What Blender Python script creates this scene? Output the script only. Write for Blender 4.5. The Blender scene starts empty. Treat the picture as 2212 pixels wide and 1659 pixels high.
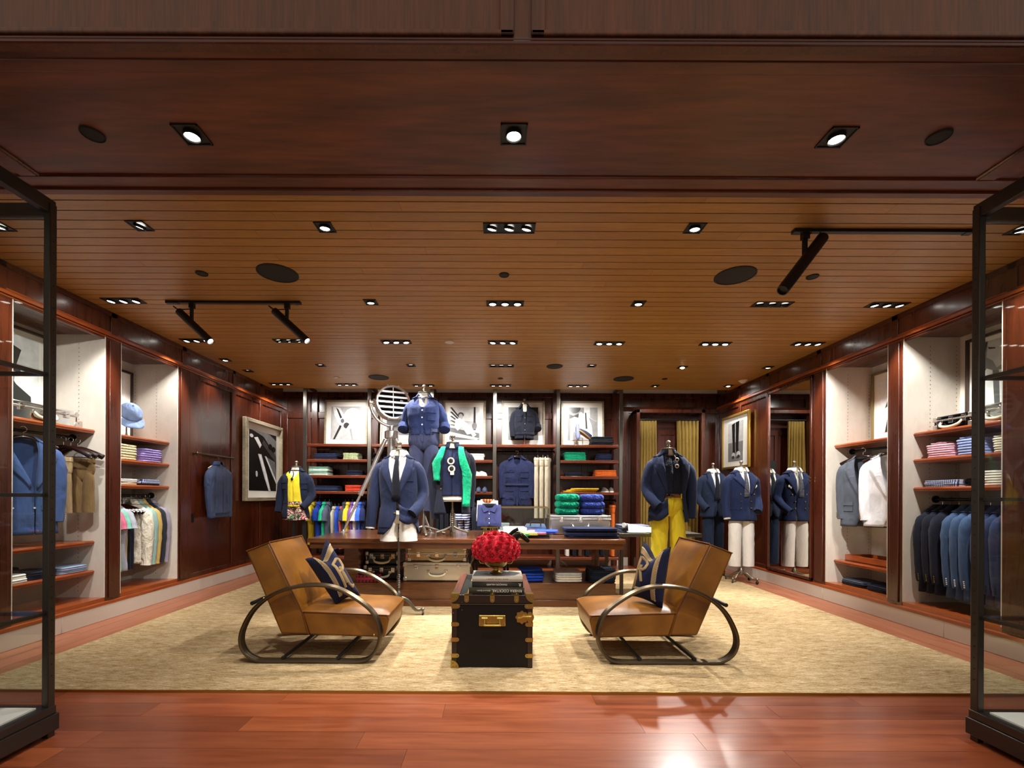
import bpy, bmesh, math, random
from mathutils import Vector, Matrix, noise
RN = random.Random(11)
S = bpy.context.scene
COL = S.collection
pi = math.pi

# ------------------------------------------------------------------ camera, world, exposure
F = 980.0; VX = 1072.0; VY = 1072.0; H = 1.2; ROLL = 0.0045
cam = bpy.data.objects.new('camera', bpy.data.cameras.new('camera')); COL.objects.link(cam)
cam.data.sensor_width = 36.0; cam.data.lens = F / 2212.0 * 36.0
cam.data.shift_x = (1106 - VX) / 2212.0; cam.data.shift_y = (VY - 829.5) / 2212.0
cam.data.clip_start = 0.05
cam.matrix_world = Matrix.Translation((0, 0, H)) @ Matrix.Rotation(pi / 2, 4, 'X') @ Matrix.Rotation(ROLL, 4, 'Z')
S.camera = cam
w = bpy.data.worlds.new('world'); S.world = w; w.use_nodes = True
w.node_tree.nodes['Background'].inputs[0].default_value = (1.0, 0.86, 0.72, 1)
w.node_tree.nodes['Background'].inputs[1].default_value = 0.55
S.view_settings.view_transform = 'Standard'; S.view_settings.look = 'None'
S.view_settings.gamma = 1.0; S.view_settings.use_curve_mapping = False
S.view_settings.exposure = 0.12
S.cycles.use_denoising = True
S.cycles.max_bounces = 9; S.cycles.diffuse_bounces = 6; S.cycles.glossy_bounces = 4
S.cycles.transparent_max_bounces = 16
S.cycles.caustics_reflective = False; S.cycles.caustics_refractive = False
S.cycles.sample_clamp_indirect = 8.0
PW = 1.0
LP_WALL, LP_BACK, LP_MID, LP_SOF, LP_TRK = 75.0, 27.0, 128.0, 100.0, 120.0   # lamp powers by place

def uv0(px, py):
    u = px - VX; v = VY - py
    return u - ROLL * v, v + ROLL * u
def PD(px, py, D):
    u, v = uv0(px, py); return Vector((u / F * D, D, H + v / F * D))
def PZ(px, py, z):
    u, v = uv0(px, py); D = (z - H) * F / v; return Vector((u / F * D, D, z))

# ------------------------------------------------------------------ materials
def lin(c):
    if isinstance(c, str):
        c = [int(c[i:i + 2], 16) / 255 for i in (0, 2, 4)]
        return tuple(x / 12.92 if x <= 0.04045 else ((x + 0.055) / 1.055) ** 2.4 for x in c)
    return tuple(c)
def newmat(name):
    m = bpy.data.materials.new(name); m.use_nodes = True
    nt = m.node_tree; b = nt.nodes['Principled BSDF']
    return m, nt, b, nt.nodes.new, nt.links.new
CACHE = {}
def plain(name, col, rough=0.5, metal=0.0, coat=0.0, spec=0.5, emit=0.0):
    k = ('p', name)
    if k in CACHE: return CACHE[k]
    m, nt, b, N, L = newmat(name); c = lin(col)
    b.inputs['Base Color'].default_value = (*c, 1); b.inputs['Roughness'].default_value = rough
    b.inputs['Metallic'].default_value = metal; b.inputs['Coat Weight'].default_value = coat
    b.inputs['Specular IOR Level'].default_value = spec
    if emit:
        b.inputs['Emission Color'].default_value = (*c, 1); b.inputs['Emission Strength'].default_value = emit
    else:
        pass
    if not emit and rough > .1:
        n = N('ShaderNodeTexNoise'); n.inputs['Scale'].default_value = 14; n.inputs['Detail'].default_value = 4
        r = N('ShaderNodeMapRange'); r.inputs[3].default_value = max(0.02, rough - 0.06); r.inputs[4].default_value = min(1, rough + 0.08)
        L(n.outputs['Fac'], r.inputs[0]); L(r.outputs[0], b.inputs['Roughness'])
    CACHE[k] = m; return m
def wood(name, c1, c2, axis=0, rough=0.3, scale=6.0, coat=0.2, vary=0.0, stretch=14.0, bump=0.03, fine=0.5):
    m, nt, b, N, L = newmat(name)
    tc = N('ShaderNodeTexCoord'); mp = N('ShaderNodeMapping')
    oi = N('ShaderNodeObjectInfo'); vm = N('ShaderNodeVectorMath'); vm.operation = 'ADD'
    vs = N('ShaderNodeVectorMath'); vs.operation = 'SCALE'; vs.inputs['Scale'].default_value = 7.0 if vary else 0.0
    cb = N('ShaderNodeCombineXYZ')
    for i in range(3): L(oi.outputs['Random'], cb.inputs[i])
    L(cb.outputs[0], vs.inputs[0]); L(tc.outputs['Object'], vm.inputs[0]); L(vs.outputs[0], vm.inputs[1])
    sc = [stretch] * 3; sc[axis] = 1.0
    mp.inputs['Scale'].default_value = sc; L(vm.outputs[0], mp.inputs[0])
    n1 = N('ShaderNodeTexNoise'); n1.inputs['Scale'].default_value = scale * 0.16; n1.inputs['Detail'].default_value = 5
    n1.inputs['Distortion'].default_value = 1.2; L(mp.outputs[0], n1.inputs['Vector'])
    n2 = N('ShaderNodeTexNoise'); n2.inputs['Scale'].default_value = scale * 1.1; n2.inputs['Detail'].default_value = 6
    L(mp.outputs[0], n2.inputs['Vector'])
    mx = N('ShaderNodeMix'); mx.inputs['Factor'].default_value = fine
    L(n1.outputs['Fac'], mx.inputs[2]); L(n2.outputs['Fac'], mx.inputs[3])
    rp = N('ShaderNodeValToRGB'); rp.color_ramp.elements[0].position = 0.33; rp.color_ramp.elements[1].position = 0.68
    rp.color_ramp.elements[0].color = (*lin(c1), 1); rp.color_ramp.elements[1].color = (*lin(c2), 1)
    L(mx.outputs[0], rp.inputs[0])
    hs = N('ShaderNodeHueSaturation'); mr = N('ShaderNodeMapRange'); mr.inputs[3].default_value = 1 - vary; mr.inputs[4].default_value = 1 + vary
    L(oi.outputs['Random'], mr.inputs[0]); L(mr.outputs[0], hs.inputs['Value']); L(rp.outputs[0], hs.inputs['Color'])
    L(hs.outputs[0], b.inputs['Base Color'])
    rr = N('ShaderNodeMapRange'); rr.inputs[3].default_value = rough - 0.05; rr.inputs[4].default_value = rough + 0.1
    L(n1.outputs['Fac'], rr.inputs[0]); L(rr.outputs[0], b.inputs['Roughness'])
    b.inputs['Coat Weight'].default_value = coat; b.inputs['Coat Roughness'].default_value = 0.18
    bp = N('ShaderNodeBump'); bp.inputs['Strength'].default_value = bump; bp.inputs['Distance'].default_value = 0.01
    L(n2.outputs['Fac'], bp.inputs['Height']); L(bp.outputs[0], b.inputs['Normal'])
    return m
def fab(col, rough=0.92, sheen=0.05, var=0.14, bump=0.3, scale=420.0, wr=2.2):
    k = ('f', col, rough, bump, scale)
    if k in CACHE: return CACHE[k]
    m, nt, b, N, L = newmat('fabric'); c = lin(col)
    tc = N('ShaderNodeTexCoord')
    mp = N('ShaderNodeMapping'); mp.inputs['Scale'].default_value = (1.25, 1.25, .55); L(tc.outputs['Object'], mp.inputs[0])
    n = N('ShaderNodeTexNoise'); n.inputs['Scale'].default_value = 8; n.inputs['Detail'].default_value = 3; n.inputs['Distortion'].default_value = 1.4; L(mp.outputs[0], n.inputs['Vector'])
    rp = N('ShaderNodeValToRGB'); rp.color_ramp.elements[0].position = 0.3; rp.color_ramp.elements[1].position = 0.75
    rp.color_ramp.elements[0].color = (*[x * (1 - var) for x in c], 1); rp.color_ramp.elements[1].color = (*[min(1, x * (1 + var)) for x in c], 1)
    L(n.outputs['Fac'], rp.inputs[0]); L(rp.outputs[0], b.inputs['Base Color'])
    b.inputs['Roughness'].default_value = rough; b.inputs['Specular IOR Level'].default_value = 0.25
    b.inputs['Sheen Weight'].default_value = sheen; b.inputs['Sheen Roughness'].default_value = 0.5
    n2 = N('ShaderNodeTexNoise'); n2.inputs['Scale'].default_value = scale; n2.inputs['Detail'].default_value = 2; L(tc.outputs['Object'], n2.inputs['Vector'])
    ad = N('ShaderNodeMath'); ad.operation = 'MULTIPLY_ADD'; ad.inputs[1].default_value = wr * 3; L(n.outputs['Fac'], ad.inputs[0]); L(n2.outputs['Fac'], ad.inputs[2])
    bp = N('ShaderNodeBump'); bp.inputs['Strength'].default_value = bump; bp.inputs['Distance'].default_value = 0.013
    L(ad.outputs[0], bp.inputs['Height']); L(bp.outputs[0], b.inputs['Normal'])
    CACHE[k] = m; return m
def banded(name, cols, axis, freq, rough=0.9, duty=0.5):   # striped / plaid cloth
    k = ('b', name)
    if k in CACHE: return CACHE[k]
    m, nt, b, N, L = newmat(name)
    tc = N('ShaderNodeTexCoord'); sx = N('ShaderNodeSeparateXYZ'); L(tc.outputs['Object'], sx.inputs[0])
    mu = N('ShaderNodeMath'); mu.operation = 'MULTIPLY'; mu.inputs[1].default_value = freq; L(sx.outputs[axis], mu.inputs[0])
    fr = N('ShaderNodeMath'); fr.operation = 'FRACT'; L(mu.outputs[0], fr.inputs[0])
    gt = N('ShaderNodeMath'); gt.operation = 'GREATER_THAN'; gt.inputs[1].default_value = duty; L(fr.outputs[0], gt.inputs[0])
    mx = N('ShaderNodeMix'); mx.data_type = 'RGBA'; L(gt.outputs[0], mx.inputs['Factor'])
    mx.inputs[6].default_value = (*lin(cols[0]), 1); mx.inputs[7].default_value = (*lin(cols[1]), 1)
    L(mx.outputs[2], b.inputs['Base Color']); b.inputs['Roughness'].default_value = rough
    CACHE[k] = m; return m
def floral(name, cols, scale=28):
    k = ('fl', name)
    if k in CACHE: return CACHE[k]
    m, nt, b, N, L = newmat(name)
    tc = N('ShaderNodeTexCoord'); n = N('ShaderNodeTexNoise'); n.inputs['Scale'].default_value = scale; n.inputs['Detail'].default_value = 3; n.inputs['Distortion'].default_value = 2.5
    L(tc.outputs['Object'], n.inputs['Vector'])
    rp = N('ShaderNodeValToRGB'); rp.color_ramp.interpolation = 'CONSTANT'
    e = rp.color_ramp.elements; step = 0.4 / len(cols)
    e[0].position = 0; e[0].color = (*lin(cols[0]), 1); e[1].position = 0.3 + step; e[1].color = (*lin(cols[1]), 1)
    for i, c in enumerate(cols[2:]):
        q = e.new(0.3 + step * (i + 2)); q.color = (*lin(c), 1)
    L(n.outputs['Fac'], rp.inputs[0]); L(rp.outputs[0], b.inputs['Base Color']); b.inputs['Roughness'].default_value = 0.85
    CACHE[k] = m; return m
def printmat():
    m, nt, b, N, L = newmat('photo_print')
    a = N('ShaderNodeAttribute'); a.attribute_name = 'Col'
    tc = N('ShaderNodeTexCoord'); n = N('ShaderNodeTexNoise'); n.inputs['Scale'].default_value = 16; n.inputs['Detail'].default_value = 8
    L(tc.outputs['Object'], n.inputs['Vector'])
    r = N('ShaderNodeMapRange'); r.inputs[3].default_value = 0.55; r.inputs[4].default_value = 1.45; L(n.outputs['Fac'], r.inputs[0])
    mx = N('ShaderNodeMix'); mx.data_type = 'RGBA'; mx.blend_type = 'MULTIPLY'; mx.inputs['Factor'].default_value = 0.8
    L(a.outputs['Color'], mx.inputs[6]); L(r.outputs[0], mx.inputs[7]); L(mx.outputs[2], b.inputs['Base Color'])
    b.inputs['Roughness'].default_value = 0.35
    return m
def glassmat(name, tint=(0.96, 0.98, 0.97), k=1.0):
    m, nt, b, N, L = newmat(name); nt.nodes.remove(b)
    t = N('ShaderNodeBsdfTransparent'); t.inputs[0].default_value = (*tint, 1)
    g = N('ShaderNodeBsdfGlossy'); g.inputs['Roughness'].default_value = 0.02
    fr = N('ShaderNodeLayerWeight'); fr.inputs[0].default_value = 0.5
    pw = N('ShaderNodeMath'); pw.operation = 'POWER'; pw.inputs[1].default_value = 5; L(fr.outputs['Facing'], pw.inputs[0])
    mu = N('ShaderNodeMath'); mu.operation = 'MULTIPLY_ADD'; mu.inputs[1].default_value = .5 * k; mu.inputs[2].default_value = .025; L(pw.outputs[0], mu.inputs[0])
    mx = N('ShaderNodeMixShader'); L(mu.outputs[0], mx.inputs[0]); L(t.outputs[0], mx.inputs[1]); L(g.outputs[0], mx.inputs[2])
    L(mx.outputs[0], nt.nodes['Material Output'].inputs[0]); return m
def rugmat():
    m, nt, b, N, L = newmat('jute_weave')
    tc = N('ShaderNodeTexCoord')
    def nz(sx, sy, d=3, off=0):
        mp = N('ShaderNodeMapping'); mp.inputs['Scale'].default_value = (sx, sy, 1); mp.inputs['Location'].default_value = (off, off, 0); L(tc.outputs['Object'], mp.inputs[0])
        n = N('ShaderNodeTexNoise'); n.inputs['Scale'].default_value = 1; n.inputs['Detail'].default_value = d; L(mp.outputs[0], n.inputs['Vector']); return n
    a = nz(15, 210, 3); c = nz(4, 22, 4, 3); d = nz(70, 420, 2, 7)
    m1 = N('ShaderNodeMix'); m1.inputs[0].default_value = 0.4; L(a.outputs['Fac'], m1.inputs[2]); L(d.outputs['Fac'], m1.inputs[3])
    m2 = N('ShaderNodeMix'); m2.inputs[0].default_value = 0.18; L(m1.outputs[0], m2.inputs[2]); L(c.outputs['Fac'], m2.inputs[3])
    rp = N('ShaderNodeValToRGB'); e = rp.color_ramp.elements
    e[0].position = 0.385; e[0].color = (*lin('5c4526'), 1); e[1].position = 0.66; e[1].color = (*lin('d6c7aa'), 1)
    q = e.new(0.48); q.color = (*lin('a2875c'), 1); q = e.new(0.56); q.color = (*lin('bba684'), 1)
    L(m2.outputs[0], rp.inputs[0]); L(rp.outputs[0], b.inputs['Base Color'])
    b.inputs['Roughness'].default_value = 0.95; b.inputs['Specular IOR Level'].default_value = 0.1
    bp = N('ShaderNodeBump'); bp.inputs['Strength'].default_value = 0.5; bp.inputs['Distance'].default_value = 0.008
    L(m1.outputs[0], bp.inputs['Height']); L(bp.outputs[0], b.inputs['Normal'])
    return m

MAH_V = wood('mahogany_upright', '34150a', '562410', 2, 0.26, 6, 0.35, fine=.4)
MAH_X = wood('mahogany_across', '34150a', '5a2611', 0, 0.26, 6, 0.35)
MAH_Y = wood('mahogany_along', '34150a', '5a2611', 1, 0.26, 6, 0.35)
SHELF_Y = wood('shelf_wood_along', '7a3212', 'aa5420', 1, 0.28, 6, 0.4)
SHELF_X = wood('shelf_wood_across', '4e1f0d', '803817', 0, 0.28, 6, 0.4)
SOFF = wood('soffit_veneer', '391809', '824628', 0, 0.4, 3.5, 0.05, stretch=9, fine=0.35)
FASC = wood('fascia_veneer', '42200e', '6c3a1f', 2, 0.45, 5, 0.05, stretch=20)
BOARD = wood('ceiling_oak', 'a07434', 'bf8f48', 0, 0.42, 9, 0.05, vary=0.08, stretch=16, bump=0.02, fine=0.6)
PLANK = wood('floor_cherry', '703319', '985230', 0, 0.28, 4, 0.22, vary=0.22, stretch=9, fine=0.4)
PLANKY = wood('floor_cherry_along', '844a30', 'a46648', 1, 0.34, 4, 0.2, vary=0.12, stretch=9, fine=0.4)
TABLE = wood('table_walnut', '4a2914', '754320', 0, 0.22, 6, 0.45)
STONE = plain('baseboard_stone', 'cdc5b8', 0.45)
LINEN = fab('d9d2c6', bump=0.12, var=0.05, wr=0.1)
PLASTER = plain('white_plaster', 'e2dbd0', 0.8)
BLACK = plain('matt_black', '0b0a0a', 0.5)
DARKV = plain('dark_void', '0a0605', 0.8)
STEEL = plain('brushed_steel', '6a6660', 0.32, 0.9)
CASEM = plain('case_bronze', '4a453f', 0.34, 0.8)
CHROME = plain('polished_chrome', 'ececea', 0.09, 1.0)
SATIN = plain('satin_chrome', 'f0f0ee', 0.3, .92)
ALU = plain('riveted_aluminium', 'd0cec9', 0.3, .95)
BRASS = plain('aged_brass', 'b79a52', 0.3, 1.0)
BRONZE = plain('bronze_tube', '5d5140', 0.3, 0.9)
IRON = plain('cast_iron', '8d8678', 0.35, 0.85)
GLASS = glassmat('clear_glass')
MIRROR = plain('mirror_glass', 'e6e4e0', 0.005, 1.0)
PRINT = printmat()
RUG = rugmat()
LEATHER = None
def leather():
    m, nt, b, N, L = newmat('caramel_leather')
    tc = N('ShaderNodeTexCoord'); n = N('ShaderNodeTexNoise'); n.inputs['Scale'].default_value = 5; n.inputs['Detail'].default_value = 5; L(tc.outputs['Object'], n.inputs['Vector'])
    rp = N('ShaderNodeValToRGB'); rp.color_ramp.elements[0].color = (*lin('623a0d'), 1); rp.color_ramp.elements[1].color = (*lin('8c5a1a'), 1)
    rp.color_ramp.elements[0].position = 0.3; rp.color_ramp.elements[1].position = 0.7
    L(n.outputs['Fac'], rp.inputs[0]); L(rp.outputs[0], b.inputs['Base Color']); b.inputs['Roughness'].default_value = 0.38
    v = N('ShaderNodeTexVoronoi'); v.inputs['Scale'].default_value = 320; L(tc.outputs['Object'], v.inputs['Vector'])
    bp = N('ShaderNodeBump'); bp.inputs['Strength'].default_value = 0.06; bp.inputs['Distance'].default_value = 0.004; L(v.outputs[0], bp.inputs['Height']); L(bp.outputs[0], b.inputs['Normal'])
    return m
LEATHER = leather()
LAMP = plain('lamp_lens', (1.0, 0.95, 0.86), 0.3, emit=14.0)
CREAM = fab('e9e0cf', var=0.05)
WHITE = fab('efede8', var=0.05)
NAVY = fab('1e2848'); NAVY2 = fab('171d34'); INK = fab('12141f'); TAN = fab('b3915f')

# ------------------------------------------------------------------ mesh builder
class MB:
    def __init__(s, M=None): s.v = []; s.f = []; s.m = []; s.c = []; s.M = M
    def add(s, vs, fs, mi=0, col=None):
        o = len(s.v); M = s.M
        s.v += [tuple(M @ Vector(p)) if M is not None else tuple(p) for p in vs]
        s.f += [tuple(i + o for i in f) for f in fs]; s.m += [mi] * len(fs); s.c += [col] * len(fs)
        return s
    def box(s, x0, x1, y0, y1, z0, z1, mi=0):
        return s.add([(x0, y0, z0), (x1, y0, z0), (x1, y1, z0), (x0, y1, z0), (x0, y0, z1), (x1, y0, z1), (x1, y1, z1), (x0, y1, z1)],
                     [(0, 3, 2, 1), (4, 5, 6, 7), (0, 1, 5, 4), (1, 2, 6, 5), (2, 3, 7, 6), (3, 0, 4, 7)], mi)
    def grid(s, rows, cu=False, mi=0, cap0=False, cap1=False):
        n = len(rows[0]); vs = [p for r in rows for p in r]; fs = []
        for i in range(len(rows) - 1):
            for j in range(n if cu else n - 1):
                k = (j + 1) % n
                fs.append((i * n + j, i * n + k, (i + 1) * n + k, (i + 1) * n + j))
        if cap0: fs.append(tuple(range(n - 1, -1, -1)))
        if cap1: fs.append(tuple((len(rows) - 1) * n + j for j in range(n)))
        return s.add(vs, fs, mi)
    def tube(s, pts, r, n=8, closed=False, caps=True, mi=0, ab=(1, 1), up=None, wob=0.0):
        pts = [Vector(p) for p in pts]; k = len(pts); rows = []; prev = None
        for i, p in enumerate(pts):
            a = pts[(i - 1) % k] if (closed or i) else p; b = pts[(i + 1) % k] if (closed or i < k - 1) else p
            t = (b - a).normalized()
            u = Vector(up) if up else (prev if prev is not None else (Vector((0, 0, 1)) if abs(t.z) < 0.9 else Vector((0, 1, 0))))
            x = (u - t * u.dot(t))
            if x.length < 1e-5: x = t.orthogonal()
            x.normalize(); y = t.cross(x); prev = x
            rr = r[i] if isinstance(r, (list, tuple)) else r
            rx, ry = rr if isinstance(rr, (list, tuple)) else (rr * ab[0], rr * ab[1])
            row = []
            for j in range(n):
                q = 2 * pi * j / n; g = 1.0
                if wob: g += wob * noise.noise(Vector((math.cos(q) * 1.5, math.sin(q) * 1.5, i * 0.9 + p.x * 3)))
                row.append(p + x * (math.cos(q) * rx * g) + y * (math.sin(q) * ry * g))
            rows.append(row)
        if closed: rows.append(rows[0])
        return s.grid(rows, True, mi, caps and not closed, caps and not closed)
    def lathe(s, prof, c=(0, 0, 0), n=16, mi=0, caps=True):
        rows = [[(c[0] + r * math.cos(2 * pi * j / n), c[1] + r * math.sin(2 * pi * j / n), c[2] + z) for j in range(n)] for r, z in prof]
        return s.grid(rows, True, mi, caps, caps)
    def ball(s, c, r, n=10, mi=0):
        rx, ry, rz = r if isinstance(r, (list, tuple)) else (r, r, r)
        rows = [[(c[0] + rx * math.sin(a) * math.cos(2 * pi * j / n), c[1] + ry * math.sin(a) * math.sin(2 * pi * j / n), c[2] - rz * math.cos(a)) for j in range(n)]
                for a in [0.02 + (pi - 0.04) * i / (n // 2 + 1) for i in range(n // 2 + 2)]]
        return s.grid(rows, True, mi, True, True)
    def prism(s, poly, d0, d1, ax=(0, 2), mi=0, col=None):
        k = 3 - ax[0] - ax[1]; n = len(poly); vs = []
        for d in (d0, d1):
            for p in poly:
                q = [0, 0, 0]; q[ax[0]] = p[0]; q[ax[1]] = p[1]; q[k] = d; vs.append(q)
        return s.add(vs, [tuple(range(n - 1, -1, -1)), tuple(range(n, 2 * n))] + [(i, (i + 1) % n, n + (i + 1) % n, n + i) for i in range(n)], mi, col)
    def build(s, name, mats, parent=None, smooth=0.7, bevel=0, solid=0, loc=None, rz=None, sub=0, fix=True, **kw):
        me = bpy.data.meshes.new(name); me.from_pydata(s.v, [], s.f)
        if fix:
            bm = bmesh.new(); bm.from_mesh(me); bmesh.ops.recalc_face_normals(bm, faces=bm.faces); bm.to_mesh(me); bm.free()
        for m in (mats if isinstance(mats, (list, tuple)) else [mats]): me.materials.append(m)
        if len(me.materials) > 1: me.polygons.foreach_set('material_index', s.m)
        if any(c is not None for c in s.c):
            at = me.color_attributes.new('Col', 'FLOAT_COLOR', 'CORNER'); i = 0
            for f, c in zip(s.f, s.c):
                g = c if c is not None else 0.8
                g = (g, g, g) if not isinstance(g, tuple) else g
                for _ in f: at.data[i].color = (*g, 1); i += 1
        if smooth:
            me.polygons.foreach_set('use_smooth', [True] * len(me.polygons)); me.set_sharp_from_angle(angle=smooth)
        o = bpy.data.objects.new(name, me); COL.objects.link(o)
        if parent is not None: o.parent = parent
        if loc is not None: o.location = loc
        if rz is not None: o.rotation_euler.z = rz
        if bevel:
            b = o.modifiers.new('bevel', 'BEVEL'); b.width = bevel; b.segments = 2; b.limit_method = 'ANGLE'; b.angle_limit = 0.7
        if solid:
            b = o.modifiers.new('solid', 'SOLIDIFY'); b.thickness = solid; b.offset = 0
        if sub:
            b = o.modifiers.new('sub', 'SUBSURF'); b.levels = sub; b.render_levels = sub
        for k, v in kw.items():
            if v is not None: o[k] = v
        return o
def tag(o, label=None, cat=None, group=None, kind=None):
    for k, v in (('label', label), ('category', cat), ('group', group), ('kind', kind)):
        if v: o[k] = v
    return o
def thing(name, label, cat, loc=(0, 0, 0), rz=0.0, group=None):
    o = bpy.data.objects.new(name, None); o.empty_display_size = 0.1; COL.objects.link(o)
    o.location = loc; o.rotation_euler.z = rz
    return tag(o, label, cat, group)
def struct(name, mb, mat, parent=None, **k):
    return mb.build(name, mat, parent, kind='structure', **k)
def dup(o, parent=None):
    c = o.copy(); COL.objects.link(c)
    if parent is not None: c.parent = parent
    for ch in list(o.children): dup(ch, c)
    return c
def align(d, loc=(0, 0, 0)):
    return Matrix.Translation(loc) @ Vector(d).to_track_quat('Z', 'Y').to_matrix().to_4x4()
def lerp(pts, x):
    pts = sorted(pts)
    if x <= pts[0][0]: return pts[0][1]
    for (a, b), (c, d) in zip(pts, pts[1:]):
        if x <= c: return b + (d - b) * (x - a) / (c - a) if c > a else d
    return pts[-1][1]
def spline(pts, n, closed=False):
    pts = [Vector(p) for p in pts]; out = []; k = len(pts)
    for i in range(k if closed else k - 1):
        p0 = pts[(i - 1) % k] if closed or i else pts[i]; p1 = pts[i]; p2 = pts[(i + 1) % k]
        p3 = pts[(i + 2) % k] if closed or i < k - 2 else p2
        for j in range(n):
            t = j / n
            out.append(0.5 * ((2 * p1) + (p2 - p0) * t + (2 * p0 - 5 * p1 + 4 * p2 - p3) * t * t + (3 * p1 - p0 - 3 * p2 + p3) * t ** 3))
    if not closed: out.append(pts[-1])
    return out
def spot(name, loc, target, power, size=70, blend=0.6, radius=0.04, col=(1.0, 0.965, 0.91)):
    l = bpy.data.lights.new(name, 'SPOT'); l.energy = power * PW; l.spot_size = math.radians(size); l.spot_blend = blend
    l.shadow_soft_size = radius; l.color = col
    o = bpy.data.objects.new(name, l); COL.objects.link(o); o.location = loc
    o.rotation_euler = (Vector(target) - Vector(loc)).to_track_quat('-Z', 'Y').to_euler()
    return o
# ------------------------------------------------------------------ room shell
XL, XR, YB, ZC = -3.745, 3.865, 7.95, 2.97
SOF = 2.82; Y0, Y1 = 1.63, 2.43
def wx(side, o): return XL + o if side == 'left' else XR - o
def wbox(mb, side, o0, o1, d0, d1, z0, z1, mi=0):
    a, b = sorted((wx(side, o0), wx(side, o1))); mb.box(a, b, d0, d1, z0, z1, mi)

floor = struct('floor', MB().box(-4.6, 4.7, -1.5, 8.1, -0.12, -0.014), DARKV)
def boards(x0, x1, y0, y1, n_rows, along, lens, mat, zt=0.0, th=0.014, gap=0.0016, parent=None, name='floor_board', seed=1):
    r = random.Random(seed); base = {}
    a0, a1, b0, b1 = (x0, x1, y0, y1) if along == 0 else (y0, y1, x0, x1)
    for i in range(n_rows):
        c0 = b0 + (b1 - b0) * i / n_rows; c1 = b0 + (b1 - b0) * (i + 1) / n_rows
        p = a0 - r.uniform(0, lens[0])
        while p < a1:
            q = p + r.uniform(*lens); u0, u1 = max(p, a0), min(q, a1)
            if u1 - u0 > 0.02:
                g = gap / 2; zz = zt - r.uniform(0, 0.0006)
                m = MB()
                if along == 0: m.box(u0 + .0008, u1 - .0008, c0 + g, c1 - g, zz - th, zz)
                else: m.box(c0 + g, c1 - g, u0 + g, u1 - g, zz - th, zz)
                m.build(name, mat, parent, smooth=0)
            p = q
boards(-4.0, 4.2, 1.375, 2.77, 9, 0, (1.3, 2.3), PLANK, parent=floor, seed=5)
boards(XL, -3.25, 2.77, 7.95, 3, 1, (1.6, 2.6), PLANKY, parent=floor, seed=6)
boards(3.42, XR, 2.77, 7.95, 3, 1, (1.6, 2.6), PLANKY, parent=floor, seed=7)
boards(-3.25, 3.42, 7.0, 7.95, 6, 0, (1.6, 2.6), PLANK, parent=floor, seed=8)

rug = MB().box(-3.27, 3.44, 2.76, 7.05, -0.013, 0.012).build('rug', RUG, smooth=0, bevel=0.004)
tag(rug, 'large woven beige jute rug under the armchairs and trunk', 'rug')
mb = MB()
mb.box(-3.275, 3.445, 2.752, 2.76, -0.013, 0.014)
mb.build('edge_trim', BRASS, rug, smooth=0, label='thin brass edge strip')

ceiling = struct('ceiling', MB().box(-4.6, 4.7, Y1 + 0.01, 7.5, ZC + 0.012, ZC + 0.12), DARKV)
boards(XL, XR, Y1, 7.5, 51, 0, (2.0, 3.4), BOARD, zt=ZC + 0.012, th=0.012, gap=0.008, parent=ceiling, name='ceiling_board', seed=3)
mb = MB().box(-4.6, 4.7, 7.5, 8.1, 3.34, 3.4)
struct('cove_lining', mb, PLASTER, ceiling)
mb = MB().box(-4.6, 4.7, 7.47, 7.5, ZC, 3.34); struct('cove_edge', mb, MAH_X, ceiling)

# portal: soffit with framed coffer, fascia over the entrance
soffit = struct('ceiling_soffit', MB().box(-4.6, 4.7, Y0, Y1, SOF, 3.4), SOFF)
mb = MB()
for (a, b, z) in ((2.30, 2.385, 0.008), (2.385, Y1, 0.016), (1.675, 1.735, 0.006), (1.63, 1.675, 0.014)):
    mb.box(-4.6, 4.7, a, b, SOF - z, SOF + 0.01)
mb.box(-2.42, -2.335, 1.735, 2.30, SOF - 0.008, SOF + 0.01); mb.box(2.435, 2.52, 1.735, 2.30, SOF - 0.008, SOF + 0.01)
struct('coffer_frame', mb, SOFF, soffit, bevel=0.004)
mb = MB()
for sx in (-2.335, 2.415):
    mb.tube([(sx + .01, 1.735, SOF), (sx + .01, 2.30, SOF)], 0.010, 6)
mb.tube([(-2.335, 2.298, SOF), (2.435, 2.298, SOF)], 0.009, 6); mb.tube([(-4.6, 2.385, SOF - .012), (4.7, 2.385, SOF - .012)], 0.007, 6)
mb.tube([(-4.6, 1.672, SOF - .012), (4.7, 1.672, SOF - .012)], 0.005, 6)
struct('coffer_bead', mb, MAH_X, soffit)
mb = MB().box(-4.6, 4.7, Y0 - 0.03, Y0, SOF - 0.03, 3.6); struct('wall_front', mb, FASC)
wf = bpy.data.objects['wall_front']
mb = MB()
mb.tube([(-4.6, Y0 - .03, 2.798), (4.7, Y0 - .03, 2.798)], 0.008, 8); mb.tube([(-4.6, Y0 - .03, 2.811), (4.7, Y0 - .03, 2.811)], 0.005, 8)
struct('fascia_moulding', mb, MAH_X, wf)
for x0, x1 in ((-4.6, -2.35), (-2.30, 0.055), (0.115, 2.4), (2.45, 4.7)):
    mb = MB(); z0, z1, f = 2.818, 3.5, 0.05
    mb.box(x0, x1, Y0 - .044, Y0 - .03, z0, z0 + .018); mb.box(x0, x0 + f, Y0 - .044, Y0 - .03, z0, z1); mb.box(x1 - f, x1, Y0 - .044, Y0 - .03, z0, z1)
    struct('fascia_panel_frame', mb, FASC, wf, bevel=0.005)
for sd, a, b in (('left', -4.6, -2.8), ('right', 2.95, 4.7)):
    struct('pier_' + sd, MB().box(a, b, Y0, Y1, 0, SOF), MAH_V, wf)

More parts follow.
